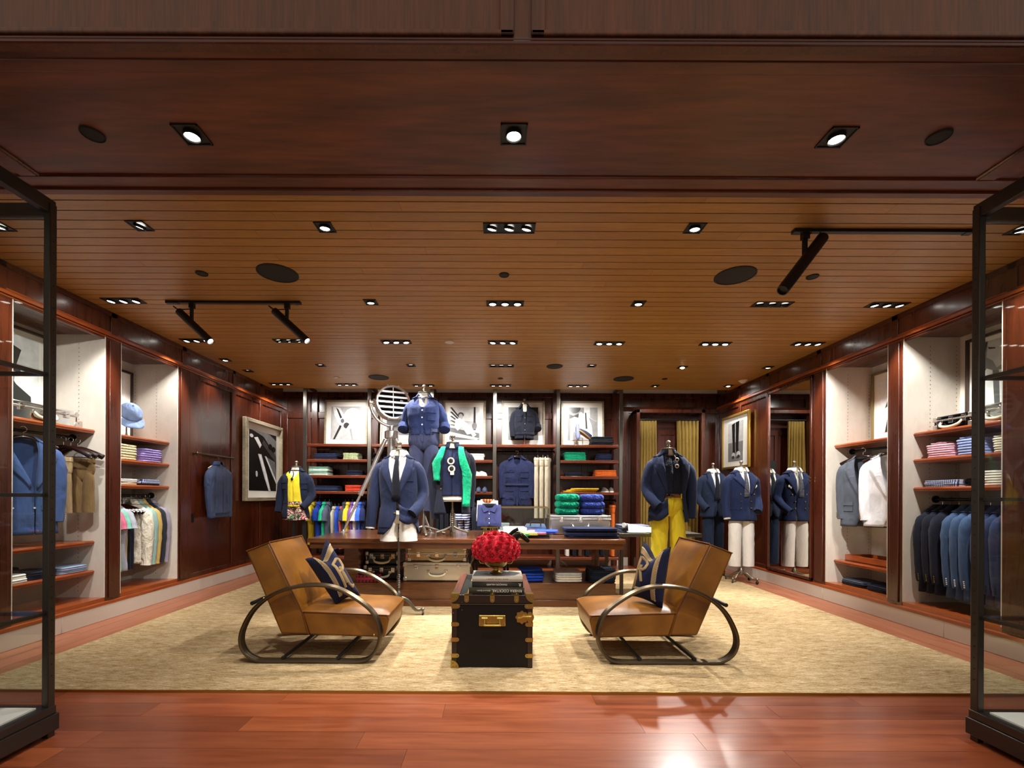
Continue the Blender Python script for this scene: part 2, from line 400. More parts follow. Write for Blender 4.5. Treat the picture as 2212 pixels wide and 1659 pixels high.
# side walls with lit niches
NICHES = {'left': [(3.505, 4.35), (4.52, 5.34)], 'right': [(3.465, 4.32), (4.48, 5.33)]}
PIL = {'left': [(Y1, 3.505), (4.35, 4.52), (5.34, 5.53)], 'right': [(Y1, 3.465), (4.32, 4.48), (5.33, 5.53)]}
NZ0, NZ1, ND = 0.215, 2.69, 0.535
SLOT = plain('slot_grey', '6e6962', .6)
for sd in ('left', 'right'):
    mb = MB(); wbox(mb, sd, -0.85, -ND - 0.02, Y1, 8.1, -0.1, 3.4)
    wall = struct('wall_' + sd, mb, MAH_V)
    mb = MB(); wbox(mb, sd, -ND - .02, 0, Y1, YB, 2.735, 3.1); struct('frieze', mb, MAH_V, wall, smooth=0)
    mb = MB()
    for (a, b) in NICHES[sd]: wbox(mb, sd, -0.03, -0.005, a, b, NZ1, 2.735); wbox(mb, sd, -ND - .02, -0.03, a, b, 2.73, 2.74)
    struct('niche_head', mb, MAH_Y, wall)
    mb = MB()
    for (a, b) in NICHES[sd]:
        wbox(mb, sd, -ND - .02, -0.004, a, b, 0.145, NZ0)
    struct('niche_base', mb, SHELF_Y, wall)
    for (a, b) in PIL[sd]:
        mb = MB(); wbox(mb, sd, -ND - .02, 0.0, a, b, 0.145, 2.735); p = struct('pilaster', mb, MAH_V, wall)
        mb = MB(); wbox(mb, sd, 0, 0.012, a + .03, b - .03, 0.2, 2.69); struct('pilaster_face', mb, MAH_V, wall, bevel=0.006)
    # mouldings run along the wall at frieze level and above the plinth
    mb = MB()
    for (z, r) in ((2.742, 0.016), (2.765, 0.010), (2.715, 0.006)):
        x = wx(sd, 0.0); mb.tube([(x, Y1, z), (x, YB, z)], r, 8)
    wbox(mb, sd, 0, 0.022, Y1, YB, 2.725, 2.75)
    x = wx(sd, 0.0); mb.tube([(x, Y1, .165), (x, YB, .165)], 0.012, 8); wbox(mb, sd, 0, 0.016, Y1, YB, .146, .17)
    struct('wall_moulding', mb, SHELF_Y, wall)
    # frieze joints: upright fillets
    mb = MB()
    for d in ([2.9, 3.42, 4.43, 5.43, 6.46, 7.2] if sd == 'left' else [2.9, 3.40, 4.40, 5.43, 6.46, 7.2]):
        wbox(mb, sd, 0, 0.010, d - .035, d + .035, 2.755, 2.97)
    struct('frieze_fillet', mb, MAH_V, wall, bevel=0.004)
    mb = MB(); wbox(mb, sd, 0, 0.010, Y1, YB, 2.925, 2.97); struct('frieze_rail', mb, MAH_Y, wall)
    for i, (a, b) in enumerate(NICHES[sd]):
        mb = MB(); t = 0.012
        wbox(mb, sd, -ND - .018, -ND, a, b, NZ0, 2.73); wbox(mb, sd, -ND, -0.004, a, a + t, NZ0, NZ1 + .04); wbox(mb, sd, -ND, -0.004, b - t, b, NZ0, NZ1 + .04)
        struct('niche_lining', mb, LINEN, wall, smooth=0)
        mb = MB()
        for dd in (a + t, b - t):
            for oo in (-0.25, -0.50):
                for k in range(62):
                    z = NZ0 + .06 + k * .04
                    if z < 2.66:
                        s0 = -.0012 if dd > (a + b) / 2 else .0002
                        wbox(mb, sd, oo - .003, oo + .003, dd + s0, dd + s0 + .001, z, z + .009)
        mb.build('shelf_slots', SLOT, wall, smooth=0, kind='stuff')
    # panelled length towards the back
    d0 = 5.53
    mb = MB(); wbox(mb, sd, -ND - .02, -0.018, d0, YB, 0.145, 2.735); struct('wall_panel', mb, wood('panel_' + sd, '38150a', '54230f', 2, 0.24, 3, 0.45, stretch=14, fine=.3), wall)
    mb = MB()
    for (a, b) in ((5.53, 5.575), (6.42, 6.52), (7.18, 7.26), (7.88, 7.95)):
        if sd == 'right' and a < 6.3: continue
        wbox(mb, sd, -.02, 0, a, b, 0.145, 2.735)
    e0 = 5.53 if sd == 'left' else 6.42
    wbox(mb, sd, -.02, -.001, e0, YB, 0.145, 0.235); wbox(mb, sd, -.02, -.001, e0, YB, 2.65, 2.735)
    struct('stile', mb, MAH_V, wall, bevel=0.006)
    for k, (a, b) in enumerate(((Y1, 3.9), (3.9, 5.35), (5.35, 6.7), (6.7, YB))):
        mb = MB(); wbox(mb, sd, -.3, 0.014, a + .001, b - .001, 0, .145)
        o = struct('baseboard_' + sd if k == 0 else 'stone_slab', mb, STONE, None if k == 0 else bpy.data.objects['baseboard_' + sd], bevel=0.004)

# back wall
wall_back = struct('wall_back', MB().box(-4.6, 4.7, YB, 8.1, -0.1, 3.01), wood('panel_back', '301409', '4c2010', 2, 0.26, 3, 0.4, stretch=14, fine=.3))
struct('upper_wall', MB().box(-4.6, 4.7, YB, 8.1, 3.01, 3.4), PLASTER, wall_back)
mb = MB()
for x in (-3.7, -3.3, -2.64, -1.6, -.55, .5, 1.54, 2.26, 3.55): mb.box(x - .05, x + .05, YB - .022, YB, .145, 3.0)
mb.box(XL, 2.3, YB - .02, YB, 2.55, 2.66); mb.box(XL, XR, YB - .02, YB, 2.93, 3.01); mb.box(2.3, XR, YB - .02, YB, 2.66, 2.75)
struct('back_stile', mb, MAH_V, wall_back, bevel=0.006)
mb = MB()
for z, r in ((2.735, .022), (2.705, .014), (2.76, .012)): mb.tube([(2.2, YB - .02, z), (3.6, YB - .02, z)], r, 8)
struct('door_cornice', mb, MAH_X, wall_back)
struct('baseboard_back', MB().box(XL, 2.3, YB - .035, YB, 0, .145).box(3.47, XR, YB - .035, YB, 0, .145), STONE)

# fitting-room doorway: shown by a dark recess framed in front of the back wall
door = struct('door_1', MB().box(2.36, 2.42, YB - .30, YB - .005, 0.0, 2.68).box(3.46, 3.52, YB - .30, YB - .005, 0.0, 2.68).box(2.36, 3.52, YB - .30, YB - .005, 2.62, 2.68), MAH_V, bevel=0.006)
struct('door_back', MB().box(2.42, 3.46, YB - .028, YB - .006, 0, 2.62), wood('door_panel', '2b0c05', '5a1f0e', 2, 0.35, 3, 0.2), door)
mb = MB(); mb.box(2.62, 3.28, YB - .05, YB - .028, 2.28, 2.36); mb.box(2.62, 3.28, YB - .05, YB - .028, 1.0, 1.06)
mb.box(2.80, 2.86, YB - .05, YB - .028, .15, 2.28); mb.box(3.1, 3.16, YB - .05, YB - .028, .15, 2.28); struct('door_rail', mb, MAH_V, door)
mb = MB(); mb.box(2.84, 3.12, YB - .06, YB - .03, 1.46, 1.84); o = mb.build('small_picture', BLACK, door, smooth=0)
mb = MB(); mb.tube([(2.42, YB - .2, 2.52), (3.46, YB - .2, 2.52)], .014, 8)
crod = tag(mb.build('curtain_rod', BLACK), 'black curtain rod across the fitting room doorway', 'rod')
CURT = fab('8f7638', var=0.1, bump=0.15)
for k, (x0, x1) in enumerate(((2.43, 2.74), (3.08, 3.455))):
    rows = []
    for i in range(9):
        z = 0.06 + (2.50 - 0.06) * i / 8; row = []
        for j in range(49):
            u = j / 48; sp = 1 + 0.06 * math.sin(z * 2 + k)
            row.append(((x0 + x1) / 2 + (u - .5) * (x1 - x0) * min(1, sp), YB - .2 + .035 * math.sin(u * 2 * pi * 6 + .4 * math.sin(z * 3)) * (0.8 + .3 * math.sin(z + u * 5)), z))
        rows.append(row)
    c = MB().grid(rows).build('curtain', CURT, solid=.006, smooth=2)
    tag(c, 'olive gold curtain drawn to the %s of the fitting room doorway, %s' % (('left jamb', 'nearer the shelving') if k == 0 else ('right jamb', 'nearer the mirror')), 'curtain')

# ------------------------------------------------------------------ ceiling fixtures and their light
def fixture(px, py, n, z, label, aim, s=0.114, power=None, size=75, tilt=None):
    p = PZ(px, py, z); w = s * n
    t = thing('recessed_light', label, 'ceiling light', (p.x, p.y, z - 0.0005), 0, 'recessed ceiling lights')
    mb = MB(); e = 0.006
    mb.box(-w / 2, w / 2, -s / 2, -s / 2 + e, -.006, 0); mb.box(-w / 2, w / 2, s / 2 - e, s / 2, -.006, 0)
    mb.box(-w / 2, -w / 2 + e, -s / 2, s / 2, -.006, 0); mb.box(w / 2 - e, w / 2, -s / 2, s / 2, -.006, 0)
    mb.box(-w / 2, w / 2, -s / 2, s / 2, -.0015, 0)
    mb.build('housing', BLACK, t, smooth=0)
    for i in range(n):
        cx = -w / 2 + s * (i + .5); v = Vector(aim) - p; v.normalize()
        if tilt is not None: v = Vector(tilt[i]).normalized()
        v = (v * 0.6 + Vector((0, 0, -0.8))).normalized()
        M = align(v, (cx, 0, -.008))
        h = MB(M); h.lathe([(.032, -.012), (.036, -.004), (.036, .008), (.033, .008), (.030, .003)], n=18, caps=False)
        hd = h.build('lamp_head', BLACK, t)
        MB(M).lathe([(.030, .002), (.026, .005), (.012, .007)], n=18).build('lens', LAMP, hd, fix=True)
    spot('spot_light', p + Vector((0, 0, -.06)), aim, (power if power is not None else 26.0 * n), size)
    return t
NTH = ['first', 'second', 'third', 'fourth', 'fifth', 'sixth', 'seventh', 'eighth', 'ninth']
LIGHTS = [  # px, py, lamps, row
    (0, 488, 1, 1), (302, 487, 1, 1), (702, 490, 1, 1), (1100, 492, 3, 1), (1501, 492, 1, 1), (2204, 496, 1, 1),
    (267, 649, 3, 2), (801, 652, 1, 2), (1091, 655, 3, 2), (1379, 655, 1, 2), (1668, 657, 3, 2), (1916, 658, 3, 2),
    (425, 735, 3, 3), (625, 736, 3, 3), (856, 738, 3, 3), (1086, 739, 3, 3), (1316, 741, 3, 3), (1545, 742, 3, 3), (1745, 742, 3, 3),
    (487, 777, 1, 4), (536, 801, 1, 5), (693, 789, 1, 4), (888, 789, 1, 4), (1083, 790, 3, 4), (1278, 790, 1, 4), (1474, 793, 1, 4), (1659, 793, 1, 4),
    (607, 829, 3, 6), (749, 830, 3, 6), (915, 832, 3, 6), (1081, 832, 3, 6), (1248, 833, 3, 6), (1415, 833, 1, 6), (1573, 833, 1, 6)]
AIMS = {(267, 649): (-4.0, 4.0, 1.1), (1916, 658): (4.1, 4.2, 1.1), (425, 735): (-4.1, 5.0, 1.2), (1745, 742): (4.1, 5.0, 1.2), (302, 487): (-4.1, 3.8, 1.6),
        (2204, 496): (4.2, 3.7, 1.4), (0, 488): (-4.2, 3.6, 1.4), (487, 777): (-3.75, 6.0, 1.3), (536, 801): (-3.75, 7.2, 1.6), (1659, 793): (3.5, 6.6, 1.2),
        (1668, 657): (3.3, 6.2, 1.1), (625, 736): (-1.9, 6.9, 1.2), (1545, 742): (1.95, 5.0, 1.1), (1474, 793): (1.9, 5.1, .9), (1573, 833): (3.5, 6.9, 1.4),
        (856, 738): (-.85, 5.1, 1.9), (1316, 741): (.95, 5.2, .8), (1086, 739): (-.4, 5.1, 1.2), (1100, 492): (-.95, 4.5, 1.2), (801, 652): (-1.0, 4.5, 1.2),
        (702, 490): (-1.25, 3.5, .4), (1501, 492): (1.2, 3.5, .4), (1091, 655): (0, 4.0, .2), (1379, 655): (1.0, 4.2, .2), (1415, 833): (3.0, 7.8, 1.2)}
ROWN = {1: 'nearest plank row', 2: 'second row', 3: 'third row', 4: 'fourth row', 5: 'dark wall edge', 6: 'back row along the shelving'}
BOOST = {(1474, 793): 2.6, (1545, 742): 1.5, (1668, 657): 1.5, (487, 777): .35, (536, 801): .3, (1659, 793): 1.6, (856, 738): 1.3, (801, 652): 1.4, (1573, 833): 2.0}
cnt = {}
for px, py, n, r in LIGHTS:
    k = cnt.get(r, 0); cnt[r] = k + 1; p = PZ(px, py, ZC)
    aim = AIMS.get((px, py))
    if aim is None: aim = (p.x, 7.9, .9) if r == 6 else (p.x, 7.7, 1.35) if r == 4 else (p.x, p.y + .1, 0)
    wallw = (px, py) in ((267, 649), (1916, 658), (425, 735), (1745, 742))
    fixture(px, py, n, ZC, 'black recessed %s-lamp ceiling light in the %s, %s from the left' % ('three' if n == 3 else 'single', ROWN[r], NTH[k]), aim,
            power=(LP_WALL if wallw else LP_BACK if r == 6 else LP_MID) * (0.45 * n + .35) * BOOST.get((px, py), 1), size=80 if wallw else 140 if r == 6 else 78)
for k, (px, py) in enumerate(((415, 290), (1110, 289), (1807, 296))):
    p = PZ(px, py, SOF)
    fixture(px, py, 1, SOF, 'square black recessed light in the dark entrance soffit, %s' % ('leftmost one', 'middle one', 'rightmost one')[k], (p.x, p.y + .05, 0), power=LP_SOF, size=95, s=.118)
def disc(px, py, r, z, name, label, cat, mat, dome=0.0, group=None):
    p = PZ(px, py, z)
    mb = MB().lathe([(r, 0), (r, -.006), (r * .92, -.009), (r * .9, -.005), (r * .5, -.006 - dome), (.002, -.007 - dome * 1.3)], n=28)
    o = mb.build(name, mat); o.location = p; return tag(o, label, cat, group)
GR = plain('speaker_grille', '15100d', 0.7)
for px, py, r, l in ((600, 590, .155, 'nearer the left track lights'), (1588, 595, .155, 'beside the right projector'), (818, 815, .15, 'above the searchlight, near the shelving'), (1347, 818, .15, 'at the back toward the fitting room'), (1198, 791, .11, 'smaller, over the middle of the table')):
    disc(px, py, r, ZC, 'ceiling_speaker', 'round black ceiling speaker grille ' + l, 'speaker', GR, group='ceiling speakers')
for px, py, r, z, l in ((436, 590, .045, ZC, 'near the left track'), (1089, 593, .04, ZC, 'in the middle of the plank ceiling'), (1755, 597, .045, ZC, 'right of the projector'), (1436, 818, .04, ZC, 'at the far back right'), (1081, 817, .04, ZC, 'at the far back middle'),
                     (200, 289, .047, SOF, 'in the entrance soffit, left end'), (2028, 295, .047, SOF, 'in the entrance soffit, right end')):
    disc(px, py, r, z, 'sprinkler_cover', 'small round black ceiling cover plate ' + l, 'cover plate', GR, group='small ceiling cover plates')
disc(971, 739, .055, ZC, 'sprinkler_cover', 'small round pinkish white ceiling cover plate', 'cover plate', PLASTER)
disc(727, 815, .04, ZC, 'sprinkler_cover', 'tiny white ceiling cover plate near the back left shelving', 'cover plate', PLASTER)
disc(1605, 822, .065, ZC, 'smoke_detector', 'white domed smoke detector at the back right ceiling corner', 'smoke detector', PLASTER, dome=.03)

def track(x0, x1, y, label):
    t = thing('lighting_track', label, 'lighting track', (x0, y, ZC))
    m = MB(); m.box(0, x1 - x0, -.017, .017, -.02, 0); m.build('rail', BLACK, t, smooth=0, bevel=.002)
    MB().box(-.02, .09, -.02, .02, -.024, 0).build('end_cap', BLACK, t, smooth=0); MB().box(x1 - x0 - .03, x1 - x0 + .02, -.02, .02, -.024, 0).build('end_cap', BLACK, t, smooth=0)
    return t
def trackhead(top, drop, a, b, r, label, lens=True, name='track_spotlight', aim=None, power=40):
    t = thing(name, label, 'spotlight', top); a, b = Vector(a) - top, Vector(b) - top; mid = a.lerp(b, .42)
    m = MB(); m.box(-.022, .022, -.016, .016, -.045, 0); m.tube([(0, 0, -.03), (0, 0, mid.z)], .014, 8); m.tube([(-.012, 0, -.05), (-.012, 0, mid.z * .85)], .008, 8); m.build('stem', BLACK, t)
    M = align(b - a, a); L = (b - a).length
    m = MB(M).lathe([(r * .6, 0), (r, .008), (r, L - .02), (r * .93, L), (r * .8, L), (r * .78, L - .015)], n=18); m.build('barrel', BLACK, t)
    if lens: MB(M).lathe([(r * .78, L - .014), (r * .5, L - .008), (.002, L - .006)], n=18).build('lens', LAMP, t)
    cab = spline([(0, 0, -.05), a * .5 + Vector((-.06, 0, -.02)), a + Vector((-.05, 0, .045)), a + Vector((-.015, 0, .02)), a + (b - a) * .03], 6)
    MB().tube(cab, .005, 6).build('cable', BLACK, t)
    if aim is not None: spot('track_lamp', top + b + (b - a).normalized() * .03, aim, power, 34, .4, .03)
    return t
tp = PZ(502, 651, ZC); ty = tp.y
xl = PZ(364, 650, ZC).x; xr = PZ(645, 652, ZC).x
track(xl, xr, ty, 'black ceiling lighting track carrying two slim spotlights on the left')
for k, (pt, pa, pb) in enumerate((((414, 650), (386, 672), (455, 738)), ((620, 651), (592, 671), (664, 737)))):
    q = PZ(pt[0], pt[1], ZC); top = Vector((q.x, ty, ZC - .02))
    trackhead(top, .2, PD(*pa, ty - .03), PD(*pb, ty - .10), .033, ('slim black track spotlight over the left niches, the outer one', 'slim black track spotlight nearer the room middle on the left track')[k],
              aim=((-2.2, 6.5, .8), (-.9, 4.6, 1.3))[k], power=LP_TRK)
tp = PZ(1900, 497, ZC); ty = tp.y
track(PZ(1722, 494, ZC).x, PZ(2092, 498, ZC).x, ty, 'long black ceiling lighting track on the right holding a projector')
q = PZ(1742, 494, ZC); top = Vector((q.x, ty, ZC - .02))
trackhead(top, .2, PD(1778, 512, ty), PD(1690, 628, ty - .12), .036, 'long black framing projector spotlight hanging at the right', lens=False, name='framing_projector', aim=(-1.0, 4.6, 1.2), power=LP_TRK)
# ------------------------------------------------------------------ garments
class Torso:
    def __init__(s, prof, sy=1.0, sx=1.0, n=2.35):
        s.p = sorted((z, rx * sx, ry * sy, cy) for z, rx, ry, cy in prof); s.n = n
    def at(s, z):
        p = s.p
        if z <= p[0][0]: return p[0][1:]
        for a, b in zip(p, p[1:]):
            if z <= b[0]:
                t = (z - a[0]) / (b[0] - a[0]); return tuple(a[i] + (b[i] - a[i]) * t for i in (1, 2, 3))
        return p[-1][1:]
    def pa(s, a, z, off=0.0):
        rx, ry, cy = s.at(z); e = 2 / s.n; si, co = math.sin(a), math.cos(a)
        return Vector(((rx + off) * math.copysign(abs(si) ** e, si), cy - (ry + off) * math.copysign(abs(co) ** e, co), z))
    def ax(s, x, z):
        rx = s.at(z)[0]; t = max(-.995, min(.995, x / rx)); return math.asin(math.copysign(abs(t) ** (s.n / 2), t))
    def px(s, x, z, off=0.0): return s.pa(s.ax(x, z), z, off)
    def patch(s, mb, x0, x1, z0, z1, off, nx=3, nz=3, mi=0, th=.004, skew=0.0):
        def sheet(o): return [[s.px(x0 + (x1 - x0) * i / nx, z0 + (z1 - z0) * j / nz + skew * i / nx, o) for i in range(nx + 1)] for j in range(nz + 1)]
        A, B = sheet(off), sheet(off + th); mb.grid(B, mi=mi)
        ed = [p for p in A[0]] + [r[-1] for r in A[1:]] + [p for p in A[-1][::-1]][1:] + [r[0] for r in A[::-1]][1:-1]
        ee = [p for p in B[0]] + [r[-1] for r in B[1:]] + [p for p in B[-1][::-1]][1:] + [r[0] for r in B[::-1]][1:-1]
        mb.grid([ed, ee], True, mi)
def wrk(p, amp, f=9.0, s=0): return amp * (noise.noise(Vector((p.x * f + s, p.y * f, p.z * f * .55))) + .5 * noise.noise(Vector((p.x * f * 2.3 + s, p.y * f * 2, p.z * f * 1.6))))
JP = [(-.76, .205, .135, 0), (-.62, .197, .132, 0), (-.45, .170, .112, 0), (-.30, .182, .124, 0), (-.18, .193, .130, 0), (-.09, .197, .118, 0), (-.04, .190, .100, .008), (.0, .156, .085, .012), (.025, .110, .076, .014), (.045, .080, .068, .014), (.07, .068, .064, .012)]
BP = [(-.60, .152, .104, 0), (-.45, .140, .096, 0), (-.30, .155, .108, 0), (-.18, .167, .113, 0), (-.09, .168, .103, 0), (-.03, .153, .084, .008), (.0, .130, .076, .012), (.025, .098, .070, .014), (.045, .072, .064, .014), (.09, .060, .058, .012)]
def shell(T, wl, wr, z0, z1, nz=26, na=44, amp=.004, off=0.0, seed=0, hem=None, top_fold=True):
    rows = []
    for i in range(nz + 1):
        z = z0 + (z1 - z0) * i / nz; row = []
        a0 = T.ax(lerp(wr, z), z); a1 = 2 * pi - T.ax(lerp(wl, z), z)
        for j in range(na + 1):
            a = a0 + (a1 - a0) * j / na; zz = z
            if hem: zz = z + hem(a, z)
            p = T.pa(a, zz, off); d = wrk(p, amp, 8, seed) * (1 - max(0, z) / .1 if z > 0 else 1)
            p = T.pa(a, zz, off + d + (0.006 * (j / na - .5))); row.append(p)
        rows.append(row)
    return rows
def sleeve_pts(side, z0, kind, sy, o):
    s = side; head = [(.10, .012, -.058), (.145, .010, -.060), (.181, .006, -.090)]
    if kind == 'straight': P = head + [(.205, .003, -.17), (.222, .0, -.33), (.230, -.022, -.48), (.226, -.05, -.60)]
    elif kind == 'pocket': P = head + [(.206, .020, -.17), (.232, .035, -.33), (.208, -.06, -.45), (.155, -.135, -.53)]
    elif kind == 'short': P = head + [(.200, -.002, -.155), (.212, -.004, -.225)]
    elif kind == 'rolled': P = head + [(.210, .022, -.17), (.236, .036, -.26), (.242, .0, -.33)]
    elif kind == 'hang': P = head[:2] + [(.176, .006, -.095), (.189, .003, -.2), (.192, .0, -.36), (.189, -.012, -.52), (.183, -.03, -.64)]
    else: P = head + [(abs(x) - .028, y, z) for x, y, z in kind[3:]]
    return [(s * x, y * (1 if sy > .9 else sy), z) for x, y, z in P]
def make_jacket(parent, mat, o=None, **k):
    """one garment as a mesh 'jacket' with sub-parts; local z=0 is the shoulder line, front is -y"""
    g = dict(hem=-.74, top=.05, sy=1.0, sx=1.0, wl=None, wr=None, vz=-.40, vw=.068, open=None, sleeves=('straight', 'straight'), lapel='notch', lapmat=None, collar=None,
             buttons=(), bmat=BRASS, pockets=(), prof=JP, amp=.007, seed=1, cuff=None, rib=None, name='jacket', placket=False, sr=1.0, amp_s=.10, belt=None, pocketsq=False, flap=False, lapw=1.0)
    g.update(k); T = Torso(g['prof'], g['sy'], g['sx']); hem, top = g['hem'], g['top']
    if g['open']: wl, wr = g['open']
    else:
        vz, vw = g['vz'], g['vw']
        wr = g['wr'] or [(top, vw), (-.05, vw * .9), (vz, .004), (hem + .12, -.002), (hem, .035)]
        wl = g['wl'] or [(top, vw), (-.05, vw * .9), (vz, .004), (hem + .12, -.002), (hem, .035)]
    root = MB().grid(shell(T, wl, wr, hem, top, amp=g['amp'], seed=g['seed'])).build(g['name'], mat, parent, solid=.007, smooth=1.2)
    for sd, kind in zip((-1, 1), g['sleeves']):
        if not kind: continue
        P = spline(sleeve_pts(sd, 0, kind, g['sy'], g), 3); n = len(P); sy = .55 + .45 * g['sy']
        R0 = [(.040, .05), (.052, .062), (.063, .072), (.064, .070), (.060, .063), (.054, .055), (.050, .050)]
        if kind == 'short': R0 = [(.040, .05), (.052, .062), (.064, .072), (.070, .074), (.074, .074)]
        if kind == 'rolled': R0 = [(.040, .05), (.052, .062), (.061, .068), (.060, .064), (.057, .06), (.055, .057)]
        rr = []
        for i in range(n):
            t = i / (n - 1) * (len(R0) - 1); a = min(int(t), len(R0) - 2); f = t - a
            q = [(R0[a][c] + (R0[a + 1][c] - R0[a][c]) * f) * g['sr'] for c in (0, 1)]
            w = 1 + g['amp_s'] * noise.noise(Vector((i * .8 + g['seed'] * 3.1, sd * 2.0, .3)))
            rr.append((q[0] * w, q[1] * w * sy))
        end = P[-1]; d = (P[-1] - P[-2]).normalized()
        mb = MB().tube(P, rr, 14, up=(1, 0, 0), caps=False, wob=.07)
        sl = mb.build('sleeve', mat, root, smooth=1.2)
        rc = rr[-1]  # uncuffed ends get a dark plug, painting the shade inside the sleeve
        MB().tube([end - d * .03, end - d * .008], [(rc[0] * .9, rc[1] * .9), (rc[0] * .86, rc[1] * .86)], 14, up=(1, 0, 0)).build('sleeve_shade_plug', INK, root, smooth=1) if not g['cuff'] or kind == 'pocket' else \
            MB().tube([end - d * .03, end + d * .016], [(rc[0] * .9, rc[1] * .9), (rc[0] * .9, rc[1] * .9)], 14, up=(1, 0, 0)).build('shirt_cuff', g['cuff'], root, smooth=1, label='white shirt cuff' if g['cuff'] is WHITE else None)
        if kind == 'rolled':
            MB().tube([end - d * .075, end - d * .06, end, end + d * .004], [(rc[0] * 1.2, rc[1] * 1.2), (rc[0] * 1.3, rc[1] * 1.3), (rc[0] * 1.32, rc[1] * 1.32), (rc[0] * 1.1, rc[1] * 1.1)], 14, up=(1, 0, 0), wob=.1).build('rolled_cuff', mat, root, smooth=.9)
        if g['rib']:
            MB().tube([end - d * .05, end + d * .012], [(rc[0] * .98, rc[1] * .98), (rc[0] * .82, rc[1] * .82)], 14, up=(1, 0, 0)).build('rib_cuff', g['rib'], root, smooth=.9)
        if g['name'] == 'jacket' and g['lapel'] and kind in ('straight', 'hang'):
            mb = MB()
            for q in range(4): mb.ball(end - d * (.02 + .016 * q) + Vector((sd * rc[0] * .98 if kind == 'hang' else sd * rc[0] * .8, -rc[1] * .35 - .004, 0)), .006, 6)
            mb.build('cuff_button', g['bmat'], root)
    if g['lapel']:
        lm = g['lapmat'] or mat
        for sd, wv in ((-1, wl), (1, wr)):
            vz = g['vz']; zs = [.045, .02, -.01, -.04, -.075, -.085] + [-.085 + (vz + .085) * i / 7 for i in range(1, 8)]
            wd = {'notch': [.035, .05, .058, .062, .062, .085], 'peak': [.035, .05, .058, .062, .115, .10], 'shawl': [.04, .05, .06, .07, .075, .08]}[g['lapel']]
            mb = MB(); rows = []
            for i, z in enumerate(zs):
                lw = (wd[i] if i < 6 else wd[5] * (1 - (i - 5) / 7.2) + .006) * g['lapw']; x0 = max(lerp(wv, z), -.03) - .002
                lift = .012
                rows.append([T.px(sd * (x0 + lw * t), z + (.03 if g['lapel'] == 'peak' and i == 4 and t > .9 else 0), lift * (.6 + .7 * t) + .004) for t in (0, .35, .7, 1)])
            mb.grid(rows); mb.build('lapel', lm, root, solid=.006, smooth=1.0)
        rows = [[T.pa(a, z, of) for a in [.75 + (2 * pi - 1.5) * i / 24 for i in range(25)]] for z, of in ((.012, .022), (.04, .018), (.07, .012), (.062, .004))]
        MB().grid(rows).build('collar', lm, root, solid=.005, smooth=1.2)
    if g['collar'] in ('shirt', 'field'):
        r = 1.0 if g['collar'] == 'shirt' else 1.25
        rows = []
        w0 = lerp(wr, .04)
        for z, of, tip in (((.088, .002, 0), (.084, .010, 0), (.062, .015, .015), (.046, .019, .045)) if r == 1 else ((.085, .004, 0), (.075, .012, 0), (.045, .022, .02), (.026, .034, .06))):
            row = []
            for i in range(33):
                a = T.ax(max(w0, .012), .05) * .95 + (2 * pi - 2 * T.ax(max(w0, .012), .05) * .95) * i / 32
                e = max(0, 1 - min(a, 2 * pi - a) / .9)
                p = T.pa(a, z - tip * e * .8, of + .01 * e); p.x *= 1 + e * tip * 4; row.append(p)
            rows.append(row)
        MB().grid(rows).build('collar', g['lapmat'] or mat, root, solid=.004, smooth=1.0)
    if g['collar'] == 'rib':
        rows = [[T.pa(a, z, of) for a in [.25 + (2 * pi - .5) * i / 24 for i in range(25)]] for z, of in ((.03, .012), (.05, .014), (.085, .006), (.085, -.002))]
        MB().grid(rows).build('collar', g['rib'] or mat, root, solid=.004, smooth=1.2)
    if g['rib'] and g['name'] == 'bomber_jacket':
        rows = [[T.pa(a, z, of) for a in [2 * pi * i / 36 for i in range(36)]] for z, of in ((hem - .045, -.018), (hem - .02, -.006), (hem + .02, .004))]
        MB().grid(rows, True).build('waistband', g['rib'], root, smooth=1.2)
    for (x, z) in g['buttons']:
        p = T.px(x, z, .012); M = align((0, -1, .05), p)
        MB(M).lathe([(.002, .004), (.008, .004), (.010, 0), (.009, -.006)], n=10).build('button', g['bmat'], root)
    for (x0, x1, z0, z1, fl) in g['pockets']:
        mb = MB(); T.patch(mb, x0, x1, z0, z1, .004, th=.007)
        if fl: T.patch(mb, x0 - .006, x1 + .006, z1 - .035, z1 + .006, .012, th=.006)
        mb.build('pocket', mat, root, smooth=.6)
    if g['placket']:
        mb = MB(); T.patch(mb, -.014, .014, hem + .01, g['vz'] + .01, .005, 2, 14, th=.004); mb.build('placket', mat, root, smooth=.6)
    if g['pocketsq']:
        mb = MB()
        for i in range(4):
            p = T.px(.085 + .018 * i, -.205 + .004 * i, .012); mb.ball((p.x, p.y, p.z + .01 + .012 * (i % 2)), (.014, .006, .02), 7)
        mb.build('pocket_square', WHITE, root)
    if g['belt']:
        rows = [[T.pa(a, z, .012) for a in [2 * pi * i / 36 for i in range(36)]] for z in (-.44, -.40)]
        MB().grid(rows, True).build('drawcord_waist', mat, root, solid=.006, smooth=1)
    return root
